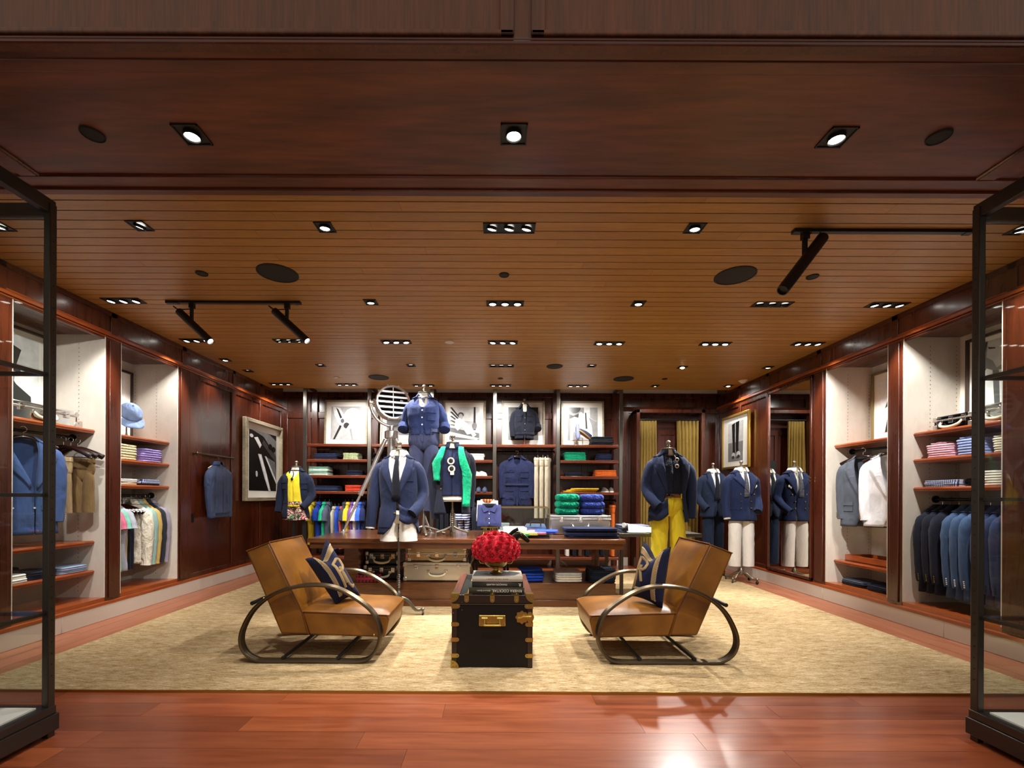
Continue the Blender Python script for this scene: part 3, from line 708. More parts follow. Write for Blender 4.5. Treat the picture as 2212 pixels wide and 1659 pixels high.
def make_trousers(parent, mat, waist=-.42, crotch=-.66, hem=-1.30, hw=.146, spread=.0, belt=None, pleat=False, legr=(.092, .080), name='trousers', taper=.0, hips=.165, foot=True, seed=2, gap=.0):
    legr = (min(legr[0], hips * .53), legr[1]); lr = legr[0]; prof = [(crotch + .0, hips * .40, lr * .6, 0), (crotch + .03, hips * .70, lr * .95, 0), (crotch + .07, hips * .97, lr * 1.10, 0), (crotch + .12, hips, lr * 1.22, 0), (waist - .05, (hips + hw) / 2, .108, 0), (waist, hw, .102, 0)]
    T = Torso(prof, n=2.2)
    rows = shell(T, [(0, 0)], [(0, 0)], crotch, waist, 10, 40, amp=.004, seed=seed)
    root = MB().grid(rows, False, cap0=True).build(name, mat, parent, smooth=1.2, fix=True)
    for s in (-1, 1):
        pts = []; rr = []
        for i in range(13):
            t = i / 12; z = crotch + .09 + (hem - crotch - .09) * t
            pts.append((s * (hips * .475 + gap * min(1, t * 3) + spread * t), .0, z)); r0 = legr[0] + (legr[1] - legr[0]) * t
            w = 1 + .035 * noise.noise(Vector((i * .9, s * 3 + seed, 1)))
            w *= .86 + .14 * min(1, t * 4); rr.append((r0 * w, r0 * w * 1.08))
        rr[0] = (legr[0] * .7, legr[0] * .9)
        MB().tube(pts, rr, 18, up=(1, 0, 0), caps=True, wob=.05).build('trouser_leg', mat, root, smooth=1.2)
    mb = MB(); T.patch(mb, -.010, .010, crotch + .10, waist - .03, .003, 2, 6); mb.build('fly', mat, root, smooth=.6)
    rows = [[T.pa(a, z, of) for a in [2 * pi * i / 40 for i in range(40)]] for z, of in ((waist - .038, .004), (waist - .036, .010), (waist + .002, .008), (waist + .002, .0))]
    MB().grid(rows, True).build('belt' if belt else 'waistband', belt or mat, root, smooth=.9)
    if belt:
        p = T.px(0, waist - .018, .012); mb = MB(); 
        for dx in (-.024, .02): mb.box(p.x + dx, p.x + dx + .005, p.y - .008, p.y, p.z - .02, p.z + .02)
        for dz in (-.02, .015): mb.box(p.x - .024, p.x + .025, p.y - .008, p.y, p.z + dz, p.z + dz + .005)
        mb.build('buckle', BRASS, root)
    for x in (-.10, .09):
        mb = MB(); T.patch(mb, x, x + .01, waist - .045, waist + .006, .012, 1, 2); mb.build('belt_loop', mat, root, smooth=.6)
    if pleat:
        mb = MB()
        for x in (-.09, -.06, .06, .09): T.patch(mb, x, x + .006, crotch + .10, waist - .04, .003, 1, 6, skew=0)
        mb.build('pleat', mat, root, smooth=.6)
    return root
def bust(parent, z, capm=IRON, T=None, zb=-.40):
    """dress-form body with neck block, brass cap and turned finial; z is the shoulder line"""
    T = T or Torso(BP)
    rows = shell(T, [(0, 0)], [(0, 0)], zb, .09, 20, 36, amp=0)
    b = MB().grid(rows, False, cap0=True, cap1=True).build('dress_form', CREAM, parent, loc=(0, 0, z), smooth=1.2)
    MB().lathe([(.066, .088), (.072, .094), (.072, .104), (.05, .108)], (0, .012, 0), 20).build('neck_cap', capm, b)
    MB().lathe([(.018, .106), (.022, .112), (.012, .122), (.02, .134), (.012, .146), (.022, .158), (.027, .17), (.022, .184), (.010, .192), (.002, .194)], (0, .012, 0), 16).build('finial', capm, b)
    return b
def caster_base(parent, r, mat=IRON, legs=4, rot=.4, h=.16, wheel=True, top=1.0):
    b = MB().lathe([(.016, h), (.03, h * .9), (.035, h * .7), (.03, h * .55), (.018, h * .5)], n=14).build('stand_hub', mat, parent)
    MB().tube([(0, 0, h * .6), (0, 0, top)], .0125, 10).build('stand_pole', mat, parent)
    mb = MB()
    for i in range(7): mb.lathe([(.013, 0), (.019, .006), (.013, .012)], (0, 0, h + .03 + i * .02), 12, caps=False)
    mb.build('threaded_collar', mat, parent)
    for i in range(legs):
        a = rot + 2 * pi * i / legs; c, s = math.cos(a), math.sin(a); hz = .055 if wheel else .012
        P = spline([(0, 0, h * .75), (c * r * .35, s * r * .35, h * .62), (c * r * .7, s * r * .7, hz + .012), (c * r, s * r, hz + .014)], 5)
        lg = MB().tube(P, [(.017, .013)] * (len(P) - 5) + [(.014, .012)] * 5, 8).build('stand_leg', mat, parent)
        if wheel:
            m = MB(); m.lathe([(.012, .012), (.016, .03), (.006, .04)], (c * r, s * r, hz - .01), 10); m.box(c * r - .004, c * r + .004, s * r - .016, s * r + .016, .02, hz); m.build('caster_fork', mat, lg)
            M = Matrix.Translation((c * r, s * r, .024)) @ Matrix.Rotation(pi / 2, 4, 'Y') @ Matrix.Rotation(0.4 * i, 4, 'X')
            MB(M).lathe([(.022, -.008), (.024, -.004), (.024, .004), (.022, .008)], n=14).build('caster_wheel', BLACK, lg)
        else: MB().ball((c * r, s * r, .014), (.022, .022, .014), 8).build('stand_foot', mat, lg)
    return b
def tie(parent, mat, loc, T=None, z1=-.36, k=1.0):
    T = T or Torso(BP, sx=1.0); mb = MB()
    rows = []
    for i in range(9):
        t = i / 8; z = .03 + (z1 - .03) * t; w = .011 + .026 * min(1, t * 1.3) if i else .018
        w *= k
        rows.append([T.px(x, z, .022) for x in (-w, -w * .4, w * .4, w)])
    mb.grid(rows); mb.build('necktie', mat, parent, solid=.008, loc=loc, smooth=1)
def hanger(name, label, loc, rz, mat=None, bar=False, group=None, w=.21):
    mat = mat or HANG
    mb = MB(); P = spline([(-w, .02, -.075), (-w * .62, .006, -.03), (0, 0, .012), (w * .62, .006, -.03), (w, .02, -.075)], 6)
    n = len(P); mb.tube(P, [(.012 + .014 * abs(i / (n - 1) - .5) * 2, .010 + .006 * abs(i / (n - 1) - .5) * 2) for i in range(n)], 8)
    o = mb.build(name, mat, smooth=1); o.location = loc; o.rotation_euler.z = rz
    hk = [(0, 0, .01), (0, 0, .05)] + [(.022 * math.cos(a) - .0, 0, .075 + .024 * math.sin(a)) for a in [-1.2 + 4.0 * i / 10 for i in range(11)]]
    MB().tube(hk, .003, 6).build('hook', CHROME, o)
    if bar: MB().tube([(-w + .02, .01, -.085), (w - .02, .01, -.085)], .004, 6).build('trouser_bar', CHROME, o)
    return tag(o, label, 'hanger', group)
HANG = plain('dark_hanger_wood', '1d0d09', 0.18, coat=0.5)
# folded garments ------------------------------------------------------
def folded(name, label, mat, loc, w, d, h, rz=0.0, layers=2, seed=0, group=None, cat='folded clothes', collar=False, tilt=0.0, sag=0.0, cable=False):
    nz = layers * 5; rows = []; nn = 40; rad = min(w, d) * .10
    def outline(e, z):
        row = []
        for j in range(nn):
            q = 2 * pi * j / nn; c, s = math.cos(q), math.sin(q)
            ex = .32
            x = (w / 2 - e * (.35 if layers > 1 else 1)) * math.copysign(abs(c) ** ex, c); fr = 1 if s < 0 else 1.0
            y = (d / 2 - e * fr) * math.copysign(abs(s) ** ex, s)
            p = Vector((x, y, z)); k = noise.noise(Vector((x * 9 + seed * 3.3, y * 9, z * 20)))
            p.x += k * .006; p.y += k * .006; row.append(p)
        return row
    for i in range(nz + 1):
        t = i / nz; l = (t * layers) % 1 if i < nz else 1.0
        b = min(h / layers * .5, .03 if layers > 1 else .02)
        e = b * (1 - math.sqrt(max(0, 1 - (2 * l - 1) ** 2))) * 1.25
        rows.append(outline(e, h * t))
    e = min(h / layers * .5, .03)
    top = []
    for f in (.75, .4, .02):
        row = []
        for p in rows[-1]:
            q = Vector((p.x * f, p.y * f, h + (1 - f) * h * .05 * (1 + sag) + .003 * noise.noise(Vector((p.x * f * 14 + seed, p.y * f * 14, 2)))))
            if cable: q.z += .004 * math.sin(p.x * f * 190) * (1 if abs(p.y) < d else 1)
            row.append(q)
        top.append(row)
    mb = MB().grid(rows + top, True, cap0=True, cap1=True)
    o = mb.build(name, mat, smooth=1.3); o.location = loc; o.rotation_euler.z = rz; o.rotation_euler.x = tilt
    if collar:
        m = MB(); z = h
        P = [(.06 * math.sin(a), -d / 2 + .075 - .055 * math.cos(a), z + .012) for a in [-2.6 + 5.2 * i / 14 for i in range(15)]]
        m.tube(P, (.006), 6, ab=(1.6, 1)); m.box(-.006, .006, -d / 2 + .01, d / 2 - .05, z, z + .004); m.build('collar', mat, o, smooth=1)
        for s in (-1, 1):
            m = MB(); m.prism([(s * .005, -d / 2 + .03), (s * .055, -d / 2 + .055), (s * .06, -d / 2 + .0)][::s], z + .006, z + .014, (0, 1)); m.build('collar_point', mat, o, smooth=0)
    return tag(o, label, cat, group)
POS = {1: ['alone'], 2: ['lower of two', 'upper of two'], 3: ['bottom of three', 'middle of three', 'top of three'], 4: ['bottom of four', 'second from bottom of four', 'third from bottom of four', 'top of four']}
def stack(name, desc, mats, x, y, z, w, d, h, rz=0.0, group=None, layers=2, jit=.006, seed=0, **k):
    mats = mats if isinstance(mats, list) else [mats]; n = len(mats); r = random.Random(seed + int(x * 100))
    for i, m in enumerate(mats):
        lab = desc if n == 1 else '%s, %s' % (desc, POS[n][i])
        folded(name, lab, m, (x + r.uniform(-jit, jit), y + r.uniform(-jit, jit), z + i * h * .985), w * r.uniform(.97, 1.02), d, h, rz + r.uniform(-.03, .03), layers, seed * 7 + i, group if n > 1 else None, **k)
# ------------------------------------------------------------------ armchairs
PIPE = plain('leather_piping', '6a3c0e', 0.4)
def armchair(label):
    t = thing('armchair', label, 'armchair', group=None)
    hw = .275
    bp = [(-.498, .785), (-.325, .85), (-.087, .36), (-.035, .178), (-.24, .178)]
    MB().prism(bp, -hw, hw).build('backrest', LEATHER, t, bevel=.018, smooth=.9)
    # crowned inner back pad
    A, B = Vector((-.322, 0, .842)), Vector((-.092, 0, .37)); nrm = Vector((.90, 0, .43)).normalized()
    rows = []
    for i in range(13):
        u = i / 12
        rows.append([A.lerp(B, u) + Vector((0, -hw + .012 + (2 * hw - .024) * v / 12, 0)) + nrm * (.035 * (max(0, 1 - (2 * u - 1) ** 4)) ** .5 * (max(0, 1 - (v / 6 - 1) ** 6)) ** .5 - .004) for v in range(13)])
    MB().grid(rows).build('back_pad', LEATHER, t, smooth=2, label='softly crowned leather back pad')
    sp = [(-.087, .345), (.535, .322), (.545, .29), (.515, .158), (-.035, .176)]
    MB().prism(sp, -hw, hw).build('seat_base', LEATHER, t, bevel=.014, smooth=.9)
    rows = []
    for i in range(21):
        u = i / 20; x = -.10 + .645 * u; zb = .345 - .021 * u
        cr = (max(0, 1 - (2 * u - 1) ** 6)) ** .5
        rows.append([(x, -hw + .002 + (2 * hw - .004) * v / 16, zb + .042 * cr * (max(0, 1 - (v / 8 - 1) ** 4)) ** .5 + .004 * noise.noise(Vector((x * 8, v * .4, 3)))) for v in range(17)])
    MB().grid(rows).build('seat_cushion', LEATHER, t, smooth=2)
    mb = MB()
    for s in (-1, 1):
        y = s * hw
        mb.tube([(-.49, y, .782), (-.325, y, .846), (-.087, y, .352), (-.035, y, .18)], .005, 6); mb.tube([(-.085, y, .345), (.53, y, .323), (.54, y, .30)], .005, 6)
    mb.tube([(-.325, -hw, .848), (-.325, hw, .848)], .005, 6); mb.tube([(.54, -hw, .315), (.54, hw, .315)], .005, 6)
    mb.build('piping', PIPE, t)
    LP = [(-.30, .014), (.06, .014), (.36, .014), (.455, .07), (.498, .175), (.488, .28), (.43, .378), (.295, .478), (.17, .535), (.04, .552), (-.12, .535), (-.27, .48), (-.395, .38), (-.47, .25), (-.488, .15), (-.455, .07), (-.385, .024)]
    for s in (-1, 1):
        mb = MB()
        for k in (-1, 0, 1):
            mb.tube(spline([(x, s * .335 + k * .0205, z) for x, z in LP], 5, True), .0125, 8, closed=True)
        lp = mb.build('side_loop', BRONZE, t)
        MB().ball((.462, s * .335 - .028, .205), .008, 8).ball((-.318, s * .335 - .028, .462), .008, 8).build('bolt', BRASS, lp)
    for x in (-.19, .20):
        MB().tube([(x, -.345, .034), (x, .345, .034)], .013, 10).build('cross_bar', BLACK, t)
    MB().tube([(-.40, -.365, .425), (-.40, .365, .425)], .014, 10).build('cross_bar', BLACK, t)
    return t
c1 = armchair('caramel leather armchair with looped bronze frame, left of the black trunk'); c1.location = (-1.32, 3.565, .012)
c2 = dup(c1); c2.location = (1.228, 3.57, .012); c2.rotation_euler.z = pi
c2['label'] = 'caramel leather armchair with looped bronze frame, right of the black trunk'

# pillows: bilinear patch between four corners, puffed, with bands, stitches and monogram
PN = fab('101230', bump=.2); PT = fab('8c7450', bump=.2); PIV = fab('cfc0a2')
def pillow(label, A, B, C, D, mono, out, T=.108):
    """A top near, B top far, C bottom far, D bottom near; s runs A->B, t from bottom to top"""
    A, B, C, D = map(Vector, (A, B, C, D)); n0 = (B - A).cross(D - A).normalized()
    if n0.dot(Vector(out)) < 0: n0 = -n0
    ctr = (A + B + C + D) / 4
    def P(s, t, side=1, off=0.0):
        # edges drawn in between corners
        ss = .5 + (s - .5) * (1 - .10 * (1 - (2 * t - 1) ** 2)); tt = .5 + (t - .5) * (1 - .10 * (1 - (2 * s - 1) ** 2))
        p = (D * (1 - ss) + C * ss) * (1 - tt) + (A * (1 - ss) + B * ss) * tt
        e = (max(0, 1 - (2 * s - 1) ** 2) ** .55) * (max(0, 1 - (2 * t - 1) ** 2) ** .55)
        chop = math.exp(-((s - .5) / .2) ** 2) * max(0, (t - .5) * 2) ** 1.6
        p = p + Vector((0, 0, -1)) * .10 * chop
        th = T * e * (1 - .35 * chop) + .003 * noise.noise(Vector((s * 6, t * 6, side)))
        return p + n0 * side * (th + off)
    t0 = thing('throw_pillow', label, 'pillow', ctr)
    def loc(p): return p - ctr
    N = 26
    for side, nm in ((1, 'pillow_face'), (-1, 'pillow_back')):
        MB().grid([[loc(P(i / N, j / N, side)) for i in range(N + 1)] for j in range(N + 1)]).build(nm, PN, t0, smooth=3)
    def band(s0, s1, t0_, t1_):
        return [[loc(P(s0 + (s1 - s0) * i / 4, t0_ + (t1_ - t0_) * j / 16, 1, .0035)) for i in range(5)] for j in range(17)]
    def bandh(t0_, t1_, s0, s1):
        return [[loc(P(s0 + (s1 - s0) * j / 16, t0_ + (t1_ - t0_) * i / 4, 1, .003)) for i in range(5)] for j in range(17)]
    MB().grid(band(.16, .28, .06, .94)).build('tan_band', PT, t0, smooth=2)
    MB().grid(bandh(.79, .90, .50, .97)).build('tan_band', PT, t0, smooth=2)
    mb = MB()
    for k in range(34):
        tt = .08 + .84 * k / 33; mb.tube([loc(P(.148, tt, 1, .004)), loc(P(.172, tt, 1, .005))], .0018, 5)
    for k in range(20):
        s_ = .51 + .45 * k / 19; mb.tube([loc(P(s_, .91, 1, .004)), loc(P(s_, .885, 1, .005))], .0018, 5)
    mb.build('blanket_stitch', PIV, t0, kind='stuff')
    for st in mono:
        pq = []
        for (s0, t0q), (s1, t1q) in zip(st, st[1:]): pq += [(s0 + (s1 - s0) * q / 5, t0q + (t1q - t0q) * q / 5) for q in range(5)]
        pp = [loc(P(s, t, 1, .004)) for s, t in pq + [st[-1]]]
        up = n0
        MB().tube(pp, [(.003, .0105)] * len(pp), 8, up=tuple(up)).build('monogram', PT, t0, smooth=1)
    return t0
# R over a rising L
RM = [[(.50, .30), (.50, .74), (.73, .74), (.80, .68), (.78, .56), (.70, .51), (.50, .49)], [(.61, .60), (.61, .50), (.72, .30)], [(.50, .36), (.46, .16), (.66, .16)]]
RM2 = [[(.47, .14), (.47, .62), (.70, .66), (.80, .61), (.78, .50), (.68, .44), (.47, .42)], [(.59, .50), (.61, .42), (.66, .18), (.76, .12), (.82, .17)], [(.60, .40), (.60, .20)]]
pillow('navy throw pillow with tan bands and monogram on the left armchair', (-1.44, 3.42, .72), (-1.335, 3.58, .862), (-1.055, 3.55, .415), (-1.19, 3.385, .385), RM2, (1, -.4, .3), T=.145)
pillow('navy throw pillow with tan bands and large monogram on the right armchair', (1.32, 3.42, .825), (1.162, 3.57, .85), (1.04, 3.53, .43), (1.228, 3.34, .365), [[(1.3 - a, b) for a, b in s] for s in RM], (-1, -.4, .3), T=.12)

# ------------------------------------------------------------------ trunk with books, roses and horse
TRB = plain('trunk_black', '090706', 0.45, coat=0.04, spec=.3); TRW = wood('trunk_slat', '3c1c12', '6b3a28', 1, 0.35, 6, 0.2)
TRL = plain('trunk_slat_tan', 'a86f45', 0.5); TRE = plain('trunk_edge', '21100a', 0.35, coat=.15)
TX, TY, TD, TW, TH = -.024, 3.56, .845, .56, .506
tr = thing('steamer_trunk', 'black steamer trunk with brass corners between the two armchairs', 'trunk', (TX, TY, .012))
hw, hd = TW / 2, TD / 2
MB().box(-hw + .006, hw - .006, -hd + .006, hd - .006, 0, TH - .066).build('trunk_body', TRB, tr, bevel=.006)
lid = MB().box(-hw + .004, hw - .004, -hd + .004, hd - .004, TH - .062, TH - .004).build('trunk_lid', TRB, tr, bevel=.006)
MB().box(-hw, hw, -hd, hd, TH - .068, TH - .062).build('seam_strip', STEEL, tr, smooth=0)
for x in (-hw, hw - .036):
    for y in (-hd - .001, hd - .02):
        MB().box(x, x + .036, y, y + .021, 0, TH - .07).build('edge_rail', TRE, tr, bevel=.004)
for y in (-hd - .002, hd - .02): MB().box(-hw, hw, y, y + .022, TH - .058, TH).build('edge_rail', TRE, tr, bevel=.004)
for x0, m in ((-hw, TRW), (-hw + .105, TRL), (hw - .15, TRL), (hw - .055, TRW)):
    w = .055 if m is TRW else .035
    MB().box(x0, x0 + w, -hd + .02, hd - .02, TH - .004, TH + (.006 if m is TRW else .003)).build('top_slat', m, tr, bevel=.003)
mb = MB()
for k in range(9): mb.ball((-hw + .122, -hd + .05 + k * .09, TH + .004), .006, 6)
for x, y, z in ((-.21, -hd - .0, .452), (-.21, -hd + .004, .40), (-.27, -hd, .38)): mb.ball((x, y, z), .004, 6)
mb.build('rivet', IRON, tr)
def tongue(cx, cz, dx, dz, L, w, name='brass_clamp', yy=-hd - .004):
    n = 8; poly = []
    a = Vector((dx, 0, dz)); b = Vector((-dz, 0, dx))
    pts = [(0, -w / 2), (L - w / 2, -w / 2)] + [(L - w / 2 + w / 2 * math.sin(q * pi / n), -w / 2 * math.cos(q * pi / n)) for q in range(1, n)] + [(L - w / 2, w / 2), (0, w / 2)]
    poly = [(cx + p * dx - q * dz, cz + p * dz + q * dx) for p, q in pts]
    o = MB().prism(poly, yy, yy + .006).build(name, BRASS, tr, smooth=.6)
    MB().ball((cx + dx * (L - w * .5), yy - .002, cz + dz * (L - w * .5)), .006, 7).build('rivet', IRON, o)
    return o
for x in (-.178, 0, .167):
    tongue(x, TH + .002, 0, -1, .055, .032)
    MB().box(x - .016, x + .016, -hd - .004, -hd + .022, TH - .002, TH + .005).ball((x, -hd + .016, TH + .006), .006, 7).build('brass_clamp', BRASS, tr)
for z in (.428, .302, .196, .086):
    for s in (-1, 1): tongue(s * (hw + .003), z, -s, 0, .055 if z < .4 else .06, .034 if z > .4 else .028)
def corner(sx, z0, dz, w=.055):
    n = 6; c = sx * (hw + .004)
    poly = [(c, z0), (c - sx * w, z0)] + [(c - sx * w * math.cos(q * pi / 2 / n), z0 + dz * w * math.sin(q * pi / 2 / n)) for q in range(1, n)] + [(c, z0 + dz * w)]
    o = MB().prism(poly, -hd - .006, -hd + .004).box(*sorted((c - sx * .05, c)), -hd - .004, -hd + .05, *sorted((z0 - dz * .004, z0 + dz * .004))).box(*sorted((c - sx * .004, c + sx * .002)), -hd - .004, -hd + .05, *sorted((z0, z0 + dz * .05))).build('brass_corner', BRASS, tr, smooth=.6)
    m = MB()
    for dx, dq in ((.014, .036), (.036, .014), (.014, .012)): m.ball((c - sx * dx, -hd - .007, z0 + dz * dq), .005, 6)
    m.build('rivet', IRON, o)
for sx in (-1, 1):
    corner(sx, TH + .004, -1)
    if sx < 0: corner(sx, 0.0, 1)
hp = MB().box(-.093, .093, -hd - .005, -hd + .008, .288, .366).build('handle_plate', BRASS, tr, bevel=.006)
m = MB()
for s in (-1, 1):
    m.tube([(s * .052 - .02, -hd - .014, .345), (s * .052 + .02, -hd - .014, .345)], .011, 10); m.tube([(s * .052, -hd - .016, .345), (s * .052, -hd - .03, .305)], .006, 8)
m.tube([(-.058, -hd - .03, .302), (.058, -hd - .03, .302)], .008, 10); m.build('handle', BRASS, hp)
m = MB()
for x, z in ((-.083, .356), (0, .358), (.083, .356), (-.083, .298), (.083, .298), (0, .328)): m.ball((x, -hd - .006, z), .0045, 6)
m.build('rivet', IRON, hp)
poly = [(.205 + .042 * (1 + .10 * math.cos(8 * a)) * math.cos(a), .352 + .042 * (1 + .10 * math.cos(8 * a)) * math.sin(a)) for a in [2 * pi * i / 48 for i in range(48)]]
la = MB().prism(poly, -hd - .004, -hd + .006).prism([(.262 + .024 * (1 + .15 * math.cos(3 * a)) * math.cos(a), .352 + .038 * math.sin(a)) for a in [2 * pi * i / 24 for i in range(24)]], -hd - .0045, -hd + .006).build('latch_plate', BRASS, tr, smooth=.6)
MB().tube(spline([(.178, -hd - .008, .348), (.20, -hd - .014, .353), (.215, -hd - .016, .36), (.262, -hd - .016, .358)], 5), .006, 8).tube([(.235, -hd - .014, .358), (.268, -hd - .014, .358)], .010, 10).build('latch_hook', BRASS, la)

def text(body, size, loc, rot, mat, parent, name='lettering', ext=.0004, align_x='CENTER', sx=1.0):
    c = bpy.data.curves.new(name, 'FONT'); c.body = body; c.size = size; c.extrude = ext; c.align_x = align_x; c.align_y = 'CENTER'
    c.materials.append(mat); f = bpy.data.objects.new('font', c); COL.objects.link(f); bpy.context.view_layer.update()
    me = bpy.data.meshes.new_from_object(f.evaluated_get(bpy.context.evaluated_depsgraph_get())); bpy.data.objects.remove(f)
    o = bpy.data.objects.new(name, me); COL.objects.link(o); o.parent = parent; o['kind'] = 'stuff'; o.location = loc; o.rotation_euler = rot; o.scale.x = sx
    return o
PAPER = plain('book_paper', 'e4ded0', 0.8)
def book(label, cover, top, x, y, z, w, d, h, rz, rows):
    t = thing('book', label, 'book', (x, y, z), rz)
    MB().box(-w / 2, w / 2, -d / 2, d / 2, 0, .003).box(-w / 2, w / 2, -d / 2, d / 2, h - .003, h).build('cover', cover if top is None else [cover], t, smooth=0)
    sp = MB(); sp.grid([[(sx, -d / 2 + .004 - .007 * math.sin(pi * i / 8), h * i / 8) for sx in (-w / 2, w / 2)] for i in range(9)]); sp.build('spine', cover, t, smooth=2, solid=.002)
    MB().box(-w / 2 + .004, w / 2 - .004, -d / 2 + .006, d / 2 - .004, .003, h - .003).build('pages', PAPER, t, smooth=0)
    for body, size, dx, m, sxx in rows: text(body, size, (dx, -d / 2 - .0045, h * .5), (pi / 2, pi, 0), m, t, sx=sxx)
    return t
CHAR = plain('charcoal_cover', '2c2b28', 0.35); OLIV = plain('olive_cover', '3b3a2c', 0.35); SILV = plain('silver_cover', 'b9b2a4', 0.3)
LET = plain('pale_lettering', 'd8d3c4', 0.5); LETD = plain('grey_lettering', '7c7568', 0.5)
bz = TH + .018; by = 3.153 + .125
book('olive grey book RIVIERA COCKTAIL at the bottom of the trunk stack', OLIV, None, .005, by, bz, .385, .25, .041, 0, [('RIVIERA COCKTAIL', .0262, .072, LET, .92), ('Edward Quinn', .012, -.09, LET, 1.3)])
book('charcoal book with pale spine lettering in the middle of the trunk stack', CHAR, None, .012, by + .004, bz + .041, .355, .245, .042, 0, [('FRANÇOIS HALARD', .016, -.005, LET, 1.0), ('R', .03, .155, LET, 1.0)])
bk = book('silver jacketed book with a dark photograph on top of the trunk stack', SILV, None, .01, by + .002, bz + .083, .352, .245, .036, 0, [])
mb = MB(); bw, bd = .352, .245
mb.prism([(-bw / 2 + .004, -bd / 2 + .01), (.05, -bd / 2 + .01), (.09, 0), (.04, bd / 2 - .01), (-bw / 2 + .02, bd / 2 - .01)], .0362, .0366, (0, 1), col=.06)
mb.prism([(.06, -bd / 2 + .01), (.12, -bd / 2 + .03), (.17, bd / 2 - .1), (.09, bd / 2 - .02), (.06, 0.02)], .0362, .0367, (0, 1), col=.12)
mb.build('cover_photo', PRINT, bk, smooth=0)
mb = MB()
for i in range(13):
    mb.box(-.075 + i * .0125, -.075 + i * .0125 + (.008 if i % 4 else .003), -bd / 2 - .0045, -bd / 2 - .003, .014, .021)
mb.build('lettering', LETD, bk, smooth=0)

# footed brass bowl and roses
bowlz = bz + .083 + .0366; BX, BY = .0, 3.285
bowl = MB().lathe([(.002, 0), (.045, 0), (.047, .006), (.03, .014), (.018, .024), (.017, .032), (.03, .04), (.062, .052), (.08, .068), (.086, .086), (.092, .09), (.088, .092), (.08, .08), (.06, .062), (.002, .05)], n=32).build('footed_bowl', BRASS, smooth=.9)
bowl.location = (BX, BY, bowlz); tag(bowl, 'footed antique brass bowl holding red roses on the books', 'bowl')
for s in (-1, 1):
    MB().tube(spline([(s * .083, 0, .07), (s * .112, 0, .075), (s * .12, 0, .10), (s * .10, 0, .108), (s * .088, 0, .09)], 5), .004, 6).build('handle', BRASS, bowl)
ROSE = fab('d4142f', rough=.5, sheen=.2, var=.2, bump=.04); 
def rose_mesh(seed):
    r = random.Random(seed); mb = MB()
    for ring, (n, r0, r1, z0, z1, lean) in enumerate(((3, .002, .007, .0, .030, 0), (3, .005, .013, -.002, .030, .001), (4, .009, .020, -.004, .028, .003), (5, .013, .028, -.006, .024, .007), (5, .016, .037, -.008, .017, .010), (6, .018, .044, -.010, .006, .011))):
        for k in range(n):
            a0 = 2 * pi * k / n + ring * .75 + r.uniform(-.12, .12); wd = pi / n * 1.35; rows = []
            for i in range(5):
                u = i / 4; row = []
                for j in range(6):
                    v = j / 2.5 - 1; a = a0 + v * wd * (.75 + .25 * math.sin(pi * min(1, .3 + .7 * u)))
                    rr = r0 + (r1 - r0) * math.sin(u * pi / 2) + (lean * max(0, u - .7) * 2.2) + .0012 * abs(v) * (1 if j % 2 else -1) + .002 * v
                    zz = z0 + (z1 - z0) * u - .007 * v * v * u - (lean * .9 * max(0, u - .75) * 3)
                    row.append((rr * math.cos(a), rr * math.sin(a), zz))
                rows.append(row)
            mb.grid(rows)
    return mb
bq = thing('rose_bouquet', 'dome of dense red roses in the brass bowl', 'flowers', (BX, BY, bowlz + .108))
MB().ball((0, 0, .06), (.146, .146, .10), 20).build('flower_core', plain('rose_leaf', '4a0a14', .8), bq)
protos = [rose_mesh(s).build('rose', ROSE, bq, smooth=1.0, fix=False) for s in range(4)]
k = 0; pts = []
for lat, n in ((-.22, 15), (.06, 16), (.36, 14), (.70, 11), (1.02, 7), (1.32, 3), (1.57, 1)):
    for i in range(n): pts.append((lat + RN.uniform(-.05, .05), 2 * pi * (i + .5 * (n % 2)) / n + RN.uniform(-.08, .08) + lat))
for i, (la_, lo) in enumerate(pts):
    d = Vector((math.cos(la_) * math.cos(lo), math.cos(la_) * math.sin(lo), math.sin(la_)))
    p = Vector((d.x * .152, d.y * .152, .062 + d.z * .112))
    o = protos[i % 4] if i < 4 else protos[i % 4].copy()
    if i >= 4: COL.objects.link(o); o.parent = bq
    o.matrix_local = align(d, p) @ Matrix.Rotation(RN.uniform(0, 6), 4, 'Z') @ Matrix.Scale(RN.uniform(.85, 1.05), 4)
mb = MB()
for a in (-.4, .2, 2.9, 3.6, 5.2):
    c, s = math.cos(a), math.sin(a); mb.grid([[(c * (.09 + .05 * u) - s * .012 * v * math.sin(pi * u), s * (.09 + .05 * u) + c * .012 * v * math.sin(pi * u), .012 - .03 * u * u) for v in (-1, 0, 1)] for u in (0, .25, .5, .75, 1)])
mb.build('leaf', plain('leaf_green', '23401c', .5), bq, smooth=1)

# bronze horse on the rear of the trunk
def skin(name, V, E, R, mat, sub=2):
    me = bpy.data.meshes.new(name); me.from_pydata(V, E, []); o = bpy.data.objects.new(name, me); COL.objects.link(o)
    m = o.modifiers.new('skin', 'SKIN'); m.use_smooth_shade = True; s = o.modifiers.new('sub', 'SUBSURF'); s.levels = s.render_levels = sub
    for i, r in enumerate(R):
        r = r if isinstance(r, tuple) else (r, r); me.skin_vertices[0].data[i].radius = r
    me.skin_vertices[0].data[0].use_root = True; me.materials.append(mat); return o
HB = plain('dark_horse_bronze', '2a241c', 0.28, .85)
V = [(-.06, 0, .235), (-.12, 0, .245), (-.165, 0, .245), (.02, 0, .232), (.085, 0, .245), (.125, 0, .285), (.165, 0, .335), (.195, 0, .362), (.235, 0, .335), (.272, 0, .300), (.285, 0, .288)]
R = [(.058, .066), (.062, .066), (.05, .055), (.064, .066), (.056, .06), (.040, .05), (.03, .042), (.027, .033), (.024, .028), (.018, .02), (.015, .017)]
